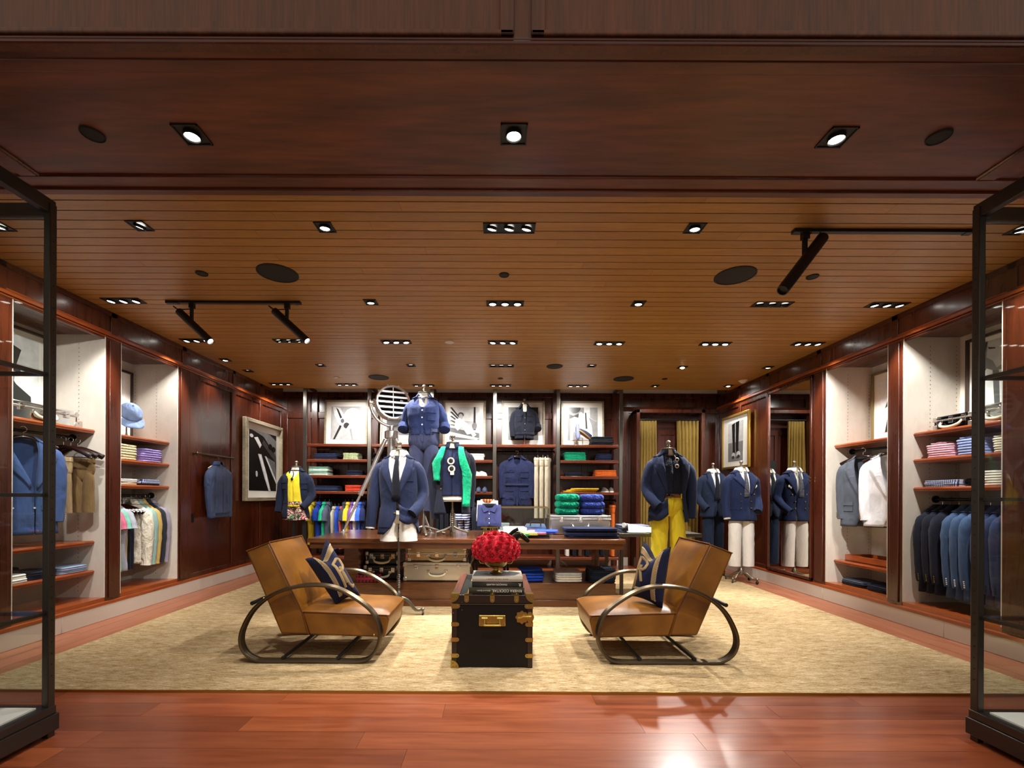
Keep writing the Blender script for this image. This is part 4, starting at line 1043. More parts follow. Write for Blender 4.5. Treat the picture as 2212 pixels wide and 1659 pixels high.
E = [(0, 1), (1, 2), (0, 3), (3, 4), (4, 5), (5, 6), (6, 7), (7, 8), (8, 9), (9, 10)]
def leg(root, pts, rad):
    p = root
    for q, r in zip(pts, rad): V.append(q); R.append(r); E.append((p, len(V) - 1)); p = len(V) - 1
for y, dx in ((-.036, .0), (.036, .03)):
    leg(4, [(.075 + dx, y, .19), (.078 + dx, y, .12), (.072 + dx, y, .055), (.075 + dx, y, .022), (.086 + dx, y, .006)], [.03, .018, .012, .011, .016])
    leg(2, [(-.155 - dx, y, .18), (-.135 - dx, y, .135), (-.172 - dx, y, .095), (-.162 - dx, y, .04), (-.152 - dx, y, .008)], [.04, .026, .014, .011, .015])
leg(2, [(-.205, 0, .235), (-.228, 0, .17), (-.225, 0, .10)], [.014, .017, .006])
hs = skin('horse_statue', V, E, R, HB); hs.location = (.0, 3.90, TH + .012); tag(hs, 'dark bronze horse statue standing behind the red roses on the trunk', 'statue')
hs.location.x = .0
m = MB()
for s in (-1, 1): m.lathe([(.011, 0), (.009, .014), (.002, .032)], (.182, s * .018, .385), 8)
m.build('ear', HB, hs)
m = MB(); P = spline([(.185, 0, .398), (.15, 0, .382), (.112, 0, .345), (.08, 0, .305)], 6); m.tube(P, [(.014, .006)] * len(P), 8); m.build('mane', HB, hs)
MB().tube(spline([(.215, -.03, .352), (.215, 0, .318), (.215, .03, .352)], 5), .003, 6).tube([(.258, -.02, .32), (.258, 0, .298), (.258, .02, .32)], .003, 6).build('bridle', HB, hs)

# ------------------------------------------------------------------ long display table
T0, T1, TZ = 4.70, 5.92, .755; TXL, TXR = -1.96, 1.345
tb = thing('display_table', 'long dark walnut display table with plinth in front of the wall shelving', 'table', (0, 0, 0))
MB().box(TXL, TXR, T0, T1, TZ - .045, TZ).build('tabletop', TABLE, tb, bevel=.004)
MB().box(TXL + .02, TXR - .02, T0 + .02, T1 - .02, TZ - .105, TZ - .045).build('apron', TABLE, tb, bevel=.004)
MB().box(TXL + .25, TXR - .05, 4.90, 5.75, .012, .262).build('plinth', TABLE, tb, bevel=.004)
MB().box(TXL + .23, TXR - .03, 4.88, 5.77, .008, .085).build('base_moulding', TABLE, tb, bevel=.006)
for x in (-1.66,): MB().box(x, x + .16, 4.95, 5.7, .26, TZ - .1).build('end_panel', TABLE, tb, bevel=.004)
for x in (1.2,): MB().box(x, x + .05, 5.5, 5.7, .26, TZ - .1).build('leg', TABLE, tb, bevel=.004)
t2 = thing('side_table', 'dark grey metal table beside the yellow trousers mannequin', 'table', (0, 0, 0))
MB().box(1.40, 2.34, 5.15, 5.95, .745, .785).build('tabletop', STEEL, t2, bevel=.003)
for x in (1.42, 2.29):
    for y in (5.18, 5.88): MB().box(x, x + .035, y, y + .035, .012, .745).build('leg', CASEM, t2, smooth=0)

# ------------------------------------------------------------------ suitcases
def suitcase(label, x, y, z, w, d, h, mat, rz=0, lidh=.3, name='suitcase', handle=True):
    t = thing(name, label, 'suitcase', (x, y, z), rz); s = h * lidh
    MB().box(-w / 2, w / 2, -d / 2, d / 2, .003, h - s - .002).build('case_body', mat, t, bevel=.012)
    MB().box(-w / 2 - .003, w / 2 + .003, -d / 2 - .003, d / 2 + .003, h - s, h).build('case_lid', mat, t, bevel=.012)
    mb = MB(); mb.box(-w / 2 - .006, w / 2 + .006, -d / 2 - .006, d / 2 + .006, h - s - .008, h - s + .006); mb.build('rim_band', ALU if mat is not BLACKL else STEEL, t, bevel=.002)
    for sx in (-1, 1):
        for sy in (-1, 1):
            for z0 in (.0, h - .05):
                m = MB(); a, b = sorted((sx * (w / 2 + .005), sx * (w / 2 - .035))); c, e = sorted((sy * (d / 2 + .005), sy * (d / 2 - .035)))
                m.box(a, b, c, e, z0 + .0015, z0 + .05); m.build('corner_cap', ALU, t, bevel=.008)
    for dx in (-w * .32, 0, w * .32):
        m = MB(); m.box(dx - .02, dx + .02, -d / 2 - .014, -d / 2, h - s - .035, h - s + .022); m.tube([(dx - .018, -d / 2 - .016, h - s), (dx + .018, -d / 2 - .016, h - s)], .006, 8); m.build('latch', CHROME, t, bevel=.003)
    if handle:
        zz = (h - s) * .55; P = spline([(-.095, -d / 2 - .008, zz + .02), (-.075, -d / 2 - .03, zz - .018), (0, -d / 2 - .034, zz - .034), (.075, -d / 2 - .03, zz - .018), (.095, -d / 2 - .008, zz + .02)], 6)
        n = len(P); MB().tube(P, [.006 + .009 * math.sin(pi * i / (n - 1)) for i in range(n)], 10).build('handle', plain('handle_cream', 'd8cfae', .35), t)
        m = MB()
        for sx in (-1, 1): m.lathe([(.016, -.004), (.018, .004), (.008, .010)], n=12) if False else m.box(sx * .095 - .018, sx * .095 + .018, -d / 2 - .012, -d / 2, zz + .004, zz + .036)
        m.build('handle_mount', CHROME, t, bevel=.004)
    m = MB()
    for sx in (-1, 1):
        for k in range(7): m.ball((sx * (w / 2 - .012), -d / 2 - .003, .06 + (h - .12) * k / 6), .0045, 6)
    m.build('rivet', CHROME, t)
    return t
BLACKL = plain('black_hide', '0d0c0c', 0.4)
ALU_BROWN = plain('brown_reflect_aluminium', 'b5a078', 0.2, 1.0)  # silver metal with a brownish reflection put into its base colour

# ------------------------------------------------------------------ wall shelving
su = thing('shelving_unit', 'tall dark wood wall shelving with steel posts along the back wall', 'shelving', (0, 0, 0))
PX = [-3.17, -2.105, -1.07, -.03, 1.02, 2.06]
for x in PX:
    MB().box(x - .03, x + .03, 7.50, 7.535, 0, 3.06).build('post', STEEL, su, bevel=.003)
    MB().box(x - .02, x + .02, 7.53, 7.95, 3.0, 3.04).build('wall_arm', CASEM, su, smooth=0)
    MB().box(x - .045, x + .045, 7.9, 7.95, .0, 3.0).build('rear_post', MAH_V, su, smooth=0)
ZS = {0: (2.034, 1.778, 1.514, 1.25), 1: (2.034,), 2: (2.034, 1.778, 1.514, 1.25), 3: (2.034,), 4: (2.034, 1.778, 1.514, 1.25)}
for b in range(5):
    for z in ZS[b] + (.175,):
        x0, x1 = PX[b] + .035, PX[b + 1] - .035
        s_ = MB().box(x0, x1, 7.50, 7.90, z - .022, z + .022).build('shelf', SHELF_X, su, bevel=.004)
        MB().tube([(x0, 7.503, z + .006), (x1, 7.503, z + .006)], .008, 6).build('edge_bead', SHELF_X, s_)
def rod(x0, x1, y, z, label, along='x'):
    m = MB(); a = (x0, y, z); b = (x1, y, z)
    o = m.tube([a, b], .013, 10).build('hanging_rail', BLACK)
    for p, s in ((a, 1), (b, -1)): m.tube([p, (p[0] + s * .012, p[1], p[2])], .03, 14)
    m.build('flange', BLACK, o); return tag(o, label, 'rail')
rod(-3.14, -2.135, 7.70, 1.14, 'black hanging rail under the left shelving bay holding polos')
rod(-2.075, -1.10, 7.70, 1.90, 'black hanging rail high in the shelving bay behind the searchlight')
rod(-1.04, -.06, 7.70, 1.14, 'black hanging rail in the shelving bay behind the bust with green sweater')
rod(0.0, .99, 7.70, 1.96, 'black hanging rail with the navy utility jacket')
rod(1.05, 2.03, 7.70, 1.14, 'black hanging rail in the right shelving bay')

# ------------------------------------------------------------------ searchlight
sl = thing('searchlight', 'polished chrome searchlight on a tripod standing on the display table', 'lamp', (-1.28, 5.62, TZ - 0.0))
hc = Vector((.02, -.10, 1.58)); dr = Vector((.42, -.90, .06)).normalized(); M = align(dr, hc) @ Matrix.Scale(1.08, 4); r = .19
hd_ = MB(M).lathe([(.001, -.302), (.03, -.30), (.09, -.285), (.14, -.25), (.165, -.20), (.168, -.16), (.176, -.155), (.176, -.12), (.168, -.115), (.172, -.02), (.190, -.015), (.196, .0), (.196, .018), (.188, .026), (.172, .028), (.170, .012)], n=40, caps=False).build('lamp_drum', SATIN, sl, smooth=.6)
MB(M).lathe([(.166, .008), (.172, .022), (.178, .026)], n=40, caps=False).build('front_rim', SATIN, hd_)
MB(M).lathe([(.168, .004), (.14, -.06), (.08, -.11), (.001, -.125)], n=32, caps=False).build('reflector', plain('reflector', '1c2426', .4, .6), hd_)
m = MB(M)
for k in range(-2, 3):
    y = k * .058; hx = math.sqrt(max(0, .172 ** 2 - y * y)); m.box(-hx, hx, y - .011, y + .011, .010, .020)
m.box(-.004, .004, -.17, .17, .008, .012); m.build('guard_bar', SATIN, hd_, bevel=.001)
MB(M).lathe([(.170, .006), (.002, .0062)], n=32).build('front_glass', GLASS, hd_)
m = MB(M)
for k in range(10):
    a = 2 * pi * k / 10; m.ball((.198 * math.cos(a), .198 * math.sin(a), .008), (.012, .012, .016), 7)
m.build('clamp', SATIN, hd_)
side = M.to_3x3() @ Vector((1, 0, 0)); 
if side.x > 0: side = -side
Mv = align(side, hc + side * .17 - dr * .09); m = MB(Mv); m.lathe([(.05, -.01), (.05, .02), (.03, .03), (.03, .07), (.05, .075), (.05, .09), (.02, .10)], n=16)
for k in range(6): m.ball((.04 * math.cos(k * 1.05), .04 * math.sin(k * 1.05), .03), .013, 7)
m.build('pivot_knob', SATIN, sl)
m = MB(align(-side, hc - side * .17 - dr * .09)); m.lathe([(.05, -.01), (.05, .02), (.03, .03), (.03, .06), (.02, .07)], n=16); m.build('pivot_knob', SATIN, sl)
yc = hc - dr * .09; yoke = [yc + side * .235 * math.cos(a) + Vector((0, 0, -.27 * math.sin(a))) for a in [pi * i / 20 for i in range(21)]]
MB().tube(yoke, .018, 10).build('yoke', SATIN, sl)
base = yc + Vector((0, 0, -.27)); ap = Vector((.0, 0, 1.14))
MB().tube([base, Vector((base.x, base.y, 1.24))], .032, 14).build('swivel_post', SATIN, sl)
MB().lathe([(.075, 0), (.085, .006), (.085, .085), (.07, .095)], (base.x, base.y, 1.15), 24).build('tripod_collar', SATIN, sl, smooth=.6)
m = MB().lathe([(.03, .0), (.05, .03), (.05, .40), (.03, .42)], (base.x, base.y, .76), 16); m.build('centre_column', SATIN, sl)
for k, ft in enumerate(((-.565, -.14, 0), (.50, -.22, 0), (.02, .22, 0))):
    ft = Vector(ft); a = Vector((base.x, base.y, 1.14)) + Vector((ft.x, ft.y, 0)).normalized() * .07; q = a.lerp(ft, .58)
    lg = MB().tube([a, q], .026, 12).tube([q, ft + Vector((0, 0, .01))], .015, 10).tube([q - (q - a).normalized() * .03, q + (q - a).normalized() * .03], .032, 12).build('tripod_leg', SATIN, sl)
    MB().lathe([(.055, 0), (.055, .006), (.02, .012), (.014, .035)], tuple(ft), 18).build('foot_plate', SATIN, lg)
    MB().tube([q, (base.x, base.y, .86)], .008, 8).build('brace', plain('copper_brace', '9a6a52', .3, .9), sl)

# ------------------------------------------------------------------ glass display cases at the entrance
CASEF = CASEM
def case(sd, x, far, label, out):
    t = thing('display_case', label, 'display case', (x, far, 0)); s = out; pw = .036; dep, wid, ht = 1.0, .70, 2.635
    # local: corner post at origin, case runs towards the entrance (-y) and outwards (s*x)
    def bx(m, x0, x1, y0, y1, z0, z1):
        a, b = sorted((s * x0, s * x1)); m.box(a, b, y0, y1, z0, z1)
    for px_, py_ in ((0, -pw), (wid, -pw), (0, -dep), (wid, -dep)):
        m = MB(); bx(m, px_, px_ + pw * .9, py_, py_ + pw, .0, ht); m.build('post', CASEF, t, bevel=.003)
    m = MB()
    for z0, z1 in ((ht - .07, ht),):
        bx(m, .005, wid + .04, -pw + .005, -.005, z0, z1); bx(m, .005, wid + .04, -dep + .005, -dep + pw, z0, z1)
        bx(m, .005, .04, -dep, 0, z0 + .02, z1 + .02); bx(m, wid, wid + .035, -dep, 0, z0, z1)
    m.build('top_frame', CASEF, t, bevel=.003)
    m = MB(); bx(m, -.012, wid + .06, -dep - .012, .012, .028, .11); bx(m, -.004, wid + .05, -dep, .004, .11, .15); m.build('plinth', CASEF, t, bevel=.004)
    m = MB(); bx(m, .05, wid, -dep + .06, -.05, 0, .03); m.build('toe_kick', BLACK, t, smooth=0)
    m = MB(); bx(m, .045, wid - .005, -dep + .05, -.05, .15, .158); m.build('deck', WHITEP, t, smooth=0)
    for z in (1.80, 1.205, .62):
        m = MB(); bx(m, .02, .045, -dep + .03, -.03, z - .018, z); bx(m, .03, wid, -.045, -.02, z - .018, z); bx(m, wid - .02, wid, -dep + .03, -.03, z - .018, z); bx(m, .03, wid, -dep + .02, -dep + .045, z - .018, z)
        r_ = m.build('shelf_rail', CASEF, t, bevel=.002)
        m = MB(); bx(m, .03, wid - .01, -dep + .04, -.035, z, z + .008); m.build('glass_shelf', GLASS, t, smooth=0)
    m = MB(); bx(m, .018, .024, -dep + .05, -.05, .15, ht - .07); m.build('glass_pane', GLASS, t, smooth=0)
    m = MB(); bx(m, .05, wid - .0, -.026, -.020, .15, ht - .07); m.build('glass_pane', GLASS, t, smooth=0)
    m = MB()
    for k in range(40): bx(m, -.0012, .0002, -pw * .5 - .003, -pw * .5 + .003, .3 + k * .055, .308 + k * .055)
    m.build('shelf_slots', BLACK, t, smooth=0, kind='stuff')
    return t
WHITEP = plain('white_deck', 'f2f0ec', .4)
case('left', -2.195, 2.262, 'tall bronze framed glass display case at the left of the entrance', -1)
case('right', 2.366, 2.262, 'tall bronze framed glass display case at the right of the entrance', 1)

# ------------------------------------------------------------------ mirror on the right wall
mr = thing('wall_mirror', 'tall floor-length wall mirror framed in dark wood on the right wall', 'mirror', (XR, 5.985, 0))
MB().box(-.012, -.002, -.435, .435, .22, 2.66).build('mirror_glass', MIRROR, mr, smooth=0)
m = MB()
for a, b, c, e in ((-.455, -.425, .19, 2.69), (.425, .455, .19, 2.69), (-.455, .455, .19, .225), (-.455, .455, 2.655, 2.69)): m.box(-.03, -.0, a, b, c, e)
m.build('mirror_frame', MAH_V, mr, bevel=.005)
m = MB()
for z in (1.40, 1.44): m.tube([(-.03, -.44, z), (-.045, -.44, z)], .012, 8)
m.build('brass_hook', BRASS, mr)
# recessed pull on the left wall panel and bronze hanging bar
dp = tag(MB().box(XL - .02, XL - .008, 5.60, 5.635, .86, .97).build('door_pull', BLACK), 'small black recessed pull on the left wall panel below the bomber jacket', 'handle')
# ------------------------------------------------------------------ dressed mannequins
STRIPE = banded('striped_tie', ('12162a', 'a8aab4'), 2, 62, duty=.82)
def mann(label, x, y, S, rz=0):
    return thing('mannequin', label, 'mannequin', (x, y, 0), rz)
def put(o, z, x=0, y=0): o.location = (x, y, z); return o
SUIT = fab('1a253c'); DBN = fab('1a2648'); BLZ = fab('1f2743')
# 1 navy blazer and white shorts, on wheeled stand in front of the table
m1 = mann('mannequin in navy blazer, dark tie and white shorts in front of the table', -.965, 4.50, 1.55, 0)
S1 = 1.555
put(bust(m1, 0), S1)
put(make_jacket(m1, WHITE, name='dress_shirt', prof=BP, hem=-.5, sleeves=(None, None), lapel=None, collar='shirt', vz=-.02, vw=.02, amp=.002), S1 + .004).scale = (1.06, 1.07, 1)
tie(m1, INK, (0, -.012, S1 + .004), z1=-.40)
j = put(make_jacket(m1, BLZ, hem=-.73, vz=-.40, vw=.085, wl=[(.05, .085), (-.05, .08), (-.40, .004), (-.56, .0), (-.66, .045), (-.73, .12)], wr=[(.05, .085), (-.05, .08), (-.40, -.004), (-.47, .05), (-.58, .13), (-.66, .19), (-.73, .216)],
                        sleeves=([(-.135, .012, -.002), (-.178, .010, -.024), (-.214, .006, -.075), (-.242, .003, -.17), (-.265, .0, -.33), (-.285, -.022, -.48), (-.30, -.04, -.66)], 'pocket'), cuff=WHITE, buttons=((-.012, -.52),), pockets=((-.17, -.055, -.66, -.47, False), (.07, .155, -.215, -.195, False)), amp=.005, seed=3), S1)
m = MB(); mb_T = Torso(JP)
rows = [[mb_T.px(.03 + .17 * i / 8, -.44 - .05 * math.sin(pi * i / 8) - .03 * jn + .02 * i / 8, .02 + .012 * math.sin(jn * 1.7 + i * .5)) for i in range(9)] for jn in range(6)]
m.grid(rows).build('gathered_front', BLZ, j, solid=.008, smooth=2)
put(make_trousers(m1, WHITE, waist=-.50, crotch=-.63, hem=-.80, legr=(.084, .090), spread=.008, gap=.012, hw=.125, hips=.158), S1)
caster_base(m1, .24, STEEL, 4, .15, .26, top=S1 - .77)
# 2 blue shirt and pleated trousers on the table
m2 = mann('headless mannequin in denim-blue shirt and slate pleated trousers standing on the table', -.835, 5.22, 0)
S2 = 2.29
put(bust(m2, 0), S2)
CH = fab('2c3966', var=.16, bump=.4); SLT = fab('3a3e5a')
sh = put(make_jacket(m2, CH, name='shirt', hem=-.40, lapel=None, collar='field', vz=-.10, vw=.055, sleeves=('rolled', 'rolled'), buttons=((0, -.13), (0, -.21), (0, -.29)), bmat=WHITE, pockets=((.055, .145, -.24, -.12, True),), placket=True, amp=.008, sx=1.0, prof=[(-.62, .17, .12, 0), (-.45, .158, .112, 0), (-.34, .164, .115, 0)] + JP[3:], seed=5, sr=.95), S2)
sh.scale = (.97, 1, 1)
mb = MB(); TB = Torso(BP)
mb.tube([TB.pa(2 * pi * i / 24, .045 - .012 * math.cos(2 * pi * i / 24), .006) for i in range(24)], .010, 8, closed=True); mb.ball((0, -.075, .02), (.022, .014, .02), 8); mb.grid([[TB.px(x, z, .012) for x in (-.02, 0, .02)] for z in (.015, -.03, -.09)])
mb.build('neckerchief', floral('paisley', ('10142a', 'c8ccd8', '2a3358', '10142a'), 90), m2, loc=(0, 0, S2))
put(make_trousers(m2, SLT, waist=-.33, crotch=-.58, hem=-1.26, legr=(.098, .084), pleat=True, hw=.164, hips=.180), S2)
m = MB(); m.lathe([(.02, .02), (.02, .30), (.014, .31)], n=12); m.build('stand_pole', IRON, m2, loc=(.0, 0, TZ))
m = MB()
for a in (.3, 1.9, 3.5, 5.0):
    P = spline([(0, 0, TZ + .10), (.1 * math.cos(a), .1 * math.sin(a), TZ + .07), (.2 * math.cos(a), .2 * math.sin(a), TZ + .03), (.24 * math.cos(a), .24 * math.sin(a), TZ + .014)], 4)
    MB().tube(P, .013, 8).ball(tuple(P[-1]), (.02, .02, .014), 8).build('stand_leg', IRON, m2)
# 3 bust with navy tee, blazer and green sweater
m3 = mann('bust form in navy tee with dark blazer and emerald sweater draped on shoulders', -.49, 5.08, 0)
S3 = 1.70; TEE = fab('1c2340'); GRN = fab('12a878', bump=.5, scale=60); CHN = fab('1d2130')
put(bust(m3, 0, zb=-.56), S3)
put(make_jacket(m3, TEE, name='tee_shirt', prof=BP, hem=-.50, sleeves=(None, None), lapel=None, collar='rib', rib=TEE, wl=[(0, 0)], wr=[(0, 0)], top=.03, amp=.006), S3).scale = (1.08, 1.10, 1)
MB().lathe([(.172, 0), (.176, .01), (.172, .02)], n=30).build('form_rim', CREAM, m3, loc=(0, 0, S3 - .545)).scale = (1, .68, 1)
j = put(make_jacket(m3, CHN, hem=-.70, open=([(.05, .08), (-.1, .10), (-.5, .10), (-.7, .05)], [(.05, .08), (-.1, .11), (-.7, .115)]), sleeves=([(-.135, .012, -.002), (-.18, .01, -.03), (-.22, .012, -.10), (-.235, .02, -.22), (-.235, .03, -.40), (-.23, .04, -.58), (-.22, .04, -.76)], [(.135, .012, -.002), (.18, .01, -.03), (.215, .012, -.10), (.225, .03, -.22), (.225, .05, -.40), (.22, .06, -.52), (.215, .06, -.62)]), lapel='notch', seed=8, buttons=((-.11, -.42), (-.11, -.30))), S3)
for sgn in (-1, 1):
    rows = []
    for i in range(15):
        t = i / 14; z = .055 - .05 * min(1, t * 4) - (.34 if sgn < 0 else .62) * t; x = sgn * (.07 + .075 * min(1, t * 2.5) - .01 * t)
        w = .020 + .020 * math.sin(min(1, t * 1.3) * pi * .8)
        rows.append([Torso(JP).px(x + sgn * w * q, min(z, .045), .034 + .012 * (1 - q * q) + .006 * noise.noise(Vector((i * .9, q * 3, sgn)))) for q in (-1, -.6, -.2, .2, .6, 1)])
    MB().grid(rows).build('draped_sweater', GRN, m3, solid=.012, smooth=2, loc=(0, 0, S3), label='emerald cable sweater half')
mb = MB()
for dx, dz in ((-.004, -.03), (.004, -.115)):
    mb.tube([(dx + .032 * math.cos(a), -.175, dz + .032 * math.sin(a)) for a in [2 * pi * i / 16 for i in range(16)]], .009, 6, closed=True)
mb.box(-.01, .03, -.18, -.168, -.18, -.145); mb.build('cream_sunglasses', CREAM, m3, loc=(0, .02, S3 - .09))
mb = MB()
for dx, dz in ((-.004, -.03), (.004, -.115)): mb.ball((dx, -.172, dz), (.028, .004, .028), 10)
mb.build('dark_lens', BLACK, m3, loc=(0, .02, S3 - .09))
mb = MB(); mb.tube([TB.pa(2 * pi * i / 24, .03 - .02 * math.cos(2 * pi * i / 24), .010) for i in range(24)], .005, 6, closed=True); mb.build('necklace_cord', INK, m3, loc=(0, 0, S3 + .01))
m = MB(); m.lathe([(.019, 0), (.019, S3 - .55 - TZ - .1), (.03, S3 - .54 - TZ - .1)], n=12); m.build('stand_pole', IRON, m3, loc=(0, 0, TZ + .1))
m = MB()
for i in range(7): m.lathe([(.02, 0), (.026, .007), (.02, .014)], (0, 0, .14 + .022 * i), 12, caps=False)
m.build('threaded_collar', IRON, m3, loc=(0, 0, TZ))
for a in (.2, 1.75, 3.3, 4.9):
    P = spline([(0, 0, TZ + .11), (.07 * math.cos(a), .07 * math.sin(a), TZ + .075), (.13 * math.cos(a), .13 * math.sin(a), TZ + .055), (.185 * math.cos(a), .185 * math.sin(a), TZ + .04)], 4)
    MB().tube(P, .014, 8).tube([P[-1] + Vector((0, 0, .02)), P[-1] - Vector((0, 0, .04))], .016, 8).build('stand_leg', IRON, m3)
# 4 field jacket, yellow tank and tropical shorts, left back
m4 = mann('mannequin in navy field jacket, yellow tank and tropical print shorts at the back left', -3.10, 7.02, 0)
S4 = 1.545; YEL = fab('ead634'); FLD = fab('182038', var=.25, bump=.5)
put(bust(m4, 0), S4)
put(make_jacket(m4, YEL, name='tank_top', prof=BP, hem=-.52, sleeves=(None, None), lapel=None, wl=[(-.52, 0), (-.08, 0), (.0, .07), (.03, .09)], wr=[(-.52, 0), (-.10, 0), (-.02, .05), (.03, .06)], top=.02, amp=.010, seed=4), S4).scale = (1.05, 1.08, 1)
put(make_jacket(m4, FLD, name='field_jacket', hem=-.70, lapel=None, collar='field', open=([(.06, .06), (-.1, .07), (-.4, .075), (-.7, .07)], [(.06, .06), (-.1, .10), (-.4, .12), (-.7, .20)]), pockets=((-.17, -.085, -.25, -.12, True), (-.18, -.075, -.63, -.43, True), (.115, .18, -.25, -.13, True)), amp=.009, seed=12, sleeves=([(-.135, .012, -.002), (-.178, .010, -.024), (-.214, .006, -.075), (-.242, .003, -.17), (-.265, .0, -.33), (-.275, -.022, -.48), (-.28, -.05, -.60)], 'pocket')), S4)
TROP = floral('tropical_print', ('0d1510', '1f5a30', '0d1510', 'd8466a', 'e6e2d2', '2f8a48', '0d1510'), 13)
put(make_trousers(m4, TROP, waist=-.44, crotch=-.60, hem=-.72, legr=(.10, .105), spread=.02, hips=.168), S4)
m = MB(); m.tube([TB.pa(2 * pi * i / 24, .04, .008) for i in range(24)], .006, 6, closed=True); m.tube([(.0, -.10, .02), (.03, -.15, -.03), (.01, -.155, -.08)], .006, 6); m.ball((.01, -.165, -.10), (.02, .01, .026), 8); m.build('cord_necklace', INK, m4, loc=(0, 0, S4))
for dx in (-.03, .125):
    MB().box(dx - .017, dx + .017, -.02, .02, .02, S4 - .6).build('stand_post', BLACK, m4, smooth=0)
MB().box(-.2, .3, -.2, .2, .012, .024).build('stand_base', BLACK, m4, bevel=.003)
# 5 navy jacket and yellow trousers, right
m5 = mann('mannequin in open navy jacket, dark sweater, brown belt and yellow trousers', 1.89, 4.98, 0)
S5 = 1.63; KNT = fab('1a2032', bump=.7, scale=70); NJ = fab('232d4b')
put(bust(m5, 0), S5)
put(make_jacket(m5, KNT, name='cable_sweater', prof=BP, hem=-.42, sleeves=(None, None), lapel=None, collar='rib', rib=KNT, wl=[(0, 0)], wr=[(0, 0)], top=.03, amp=.006), S5).scale = (1.08, 1.10, 1)
j5 = put(make_jacket(m5, NJ, hem=-.70, sx=1.04, open=([(.05, .07), (-.05, .09), (-.38, .05), (-.5, .10), (-.62, .17), (-.70, .22)], [(.05, .075), (-.05, .10), (-.4, .115), (-.7, .14)]), vz=-.42, seed=15, sleeves=('pocket', [(.135, .012, -.002), (.185, .010, -.02), (.232, .006, -.07), (.262, .003, -.17), (.275, .0, -.33), (.275, -.01, -.48), (.268, -.03, -.66)]), amp=.006, buttons=((-.06, -.40),)), S5)
rows = [[Torso(JP).px(-.05 - .17 * i / 8, -.44 - .05 * math.sin(pi * i / 8) - .035 * jn - .04 * i / 8, .025 + .014 * math.sin(jn * 1.7 + i * .5)) for i in range(9)] for jn in range(6)]
MB().grid(rows).build('gathered_front', NJ, j5, solid=.008, smooth=2)
BELT = plain('tan_belt', '7d4a1c', .45)
put(make_trousers(m5, fab('f0da34', bump=.35), waist=-.40, crotch=-.64, hem=-1.36, legr=(.094, .084), belt=BELT, spread=.025, gap=.008, hips=.168, hw=.148), S5)
mb = MB(); mb.tube([TB.pa(2 * pi * i / 24, .045 - .02 * math.cos(2 * pi * i / 24), .008) for i in range(24)], .007, 6, closed=True)
mb.tube([(.02, -.11, .02), (.03, -.135, -.02), (.035, -.145, -.04)], .006, 6); mb.build('bandana', floral('red_bandana', ('8a2a2a', 'd8d0d0', '1a2032', '8a2a2a'), 80), m5, loc=(0, 0, S5))
mb = MB()
for dz in (-.06, -.13): mb.ball((.035, -.145, dz + .03), (.022, .010, .022), 10)
mb.build('hanging_sunglasses', CREAM, m5, loc=(0, .0, S5)); mb = MB()
for dz in (-.06, -.13): mb.ball((.034, -.150, dz + .03), (.016, .010, .016), 10)
mb.build('dark_lens', BLACK, m5, loc=(0, .0, S5))
caster_base(m5, .24, STEEL, 4, .5, .2, top=S5 - .6)
# 6 double-breasted with white trousers; 7 dark suit behind
m6 = mann('mannequin in double-breasted navy blazer and white trousers beside the mirror', 3.475, 6.43, 0)
S6 = 1.53
put(bust(m6, 0), S6)
put(make_jacket(m6, WHITE, name='dress_shirt', prof=BP, hem=-.45, sleeves=(None, None), lapel=None, collar='shirt', vz=-.02, vw=.02, amp=.002), S6 + .004).scale = (1.05, 1.06, 1)
tie(m6, STRIPE, (0, -.012, S6 + .004), z1=-.33, k=.8)
gb = [(-.075, -.285), (.105, -.285), (-.062, -.385), (.065, -.385), (-.062, -.48), (.065, -.48)]
put(make_jacket(m6, DBN, hem=-.66, lapel='peak', vz=-.29, wl=[(.05, .065), (-.05, .05), (-.27, -.05), (-.66, -.05)], wr=[(.05, .065), (-.05, .055), (-.27, .055), (-.66, .06)], buttons=gb, pockets=((-.17, -.06, -.50, -.47, False), (.08, .17, -.50, -.47, False)), pocketsq=True, sleeves=([(-.135, .012, -.002), (-.178, .010, -.024), (-.214, .006, -.075), (-.242, .003, -.17), (-.255, .0, -.33), (-.26, -.022, -.48), (-.255, -.05, -.62)], 'pocket'), cuff=WHITE, seed=21), S6)
put(make_trousers(m6, WHITE, waist=-.46, crotch=-.62, hem=-1.30, legr=(.092, .078), spread=.012, gap=.006, hips=.166), S6)
caster_base(m6, .22, IRON, 4, .6, .2, top=S6 - .55)
m7 = mann('mannequin in dark blue suit with white shirt and navy tie behind the double-breasted one', 3.42, 7.15, 0)
S7 = 1.55
put(bust(m7, 0), S7)
put(make_jacket(m7, WHITE, name='dress_shirt', prof=BP, hem=-.45, sleeves=(None, None), lapel=None, collar='shirt', vz=-.02, vw=.02, amp=.002), S7 + .004).scale = (1.05, 1.06, 1)
tie(m7, INK, (0, -.012, S7 + .004), z1=-.40)
put(make_jacket(m7, SUIT, hem=-.66, vz=-.40, sleeves=('pocket', 'straight'), seed=23), S7)
put(make_trousers(m7, SUIT, waist=-.46, crotch=-.64, hem=-1.38, legr=(.092, .078)), S7)
caster_base(m7, .22, IRON, 4, .3, .14, top=S7 - .6)
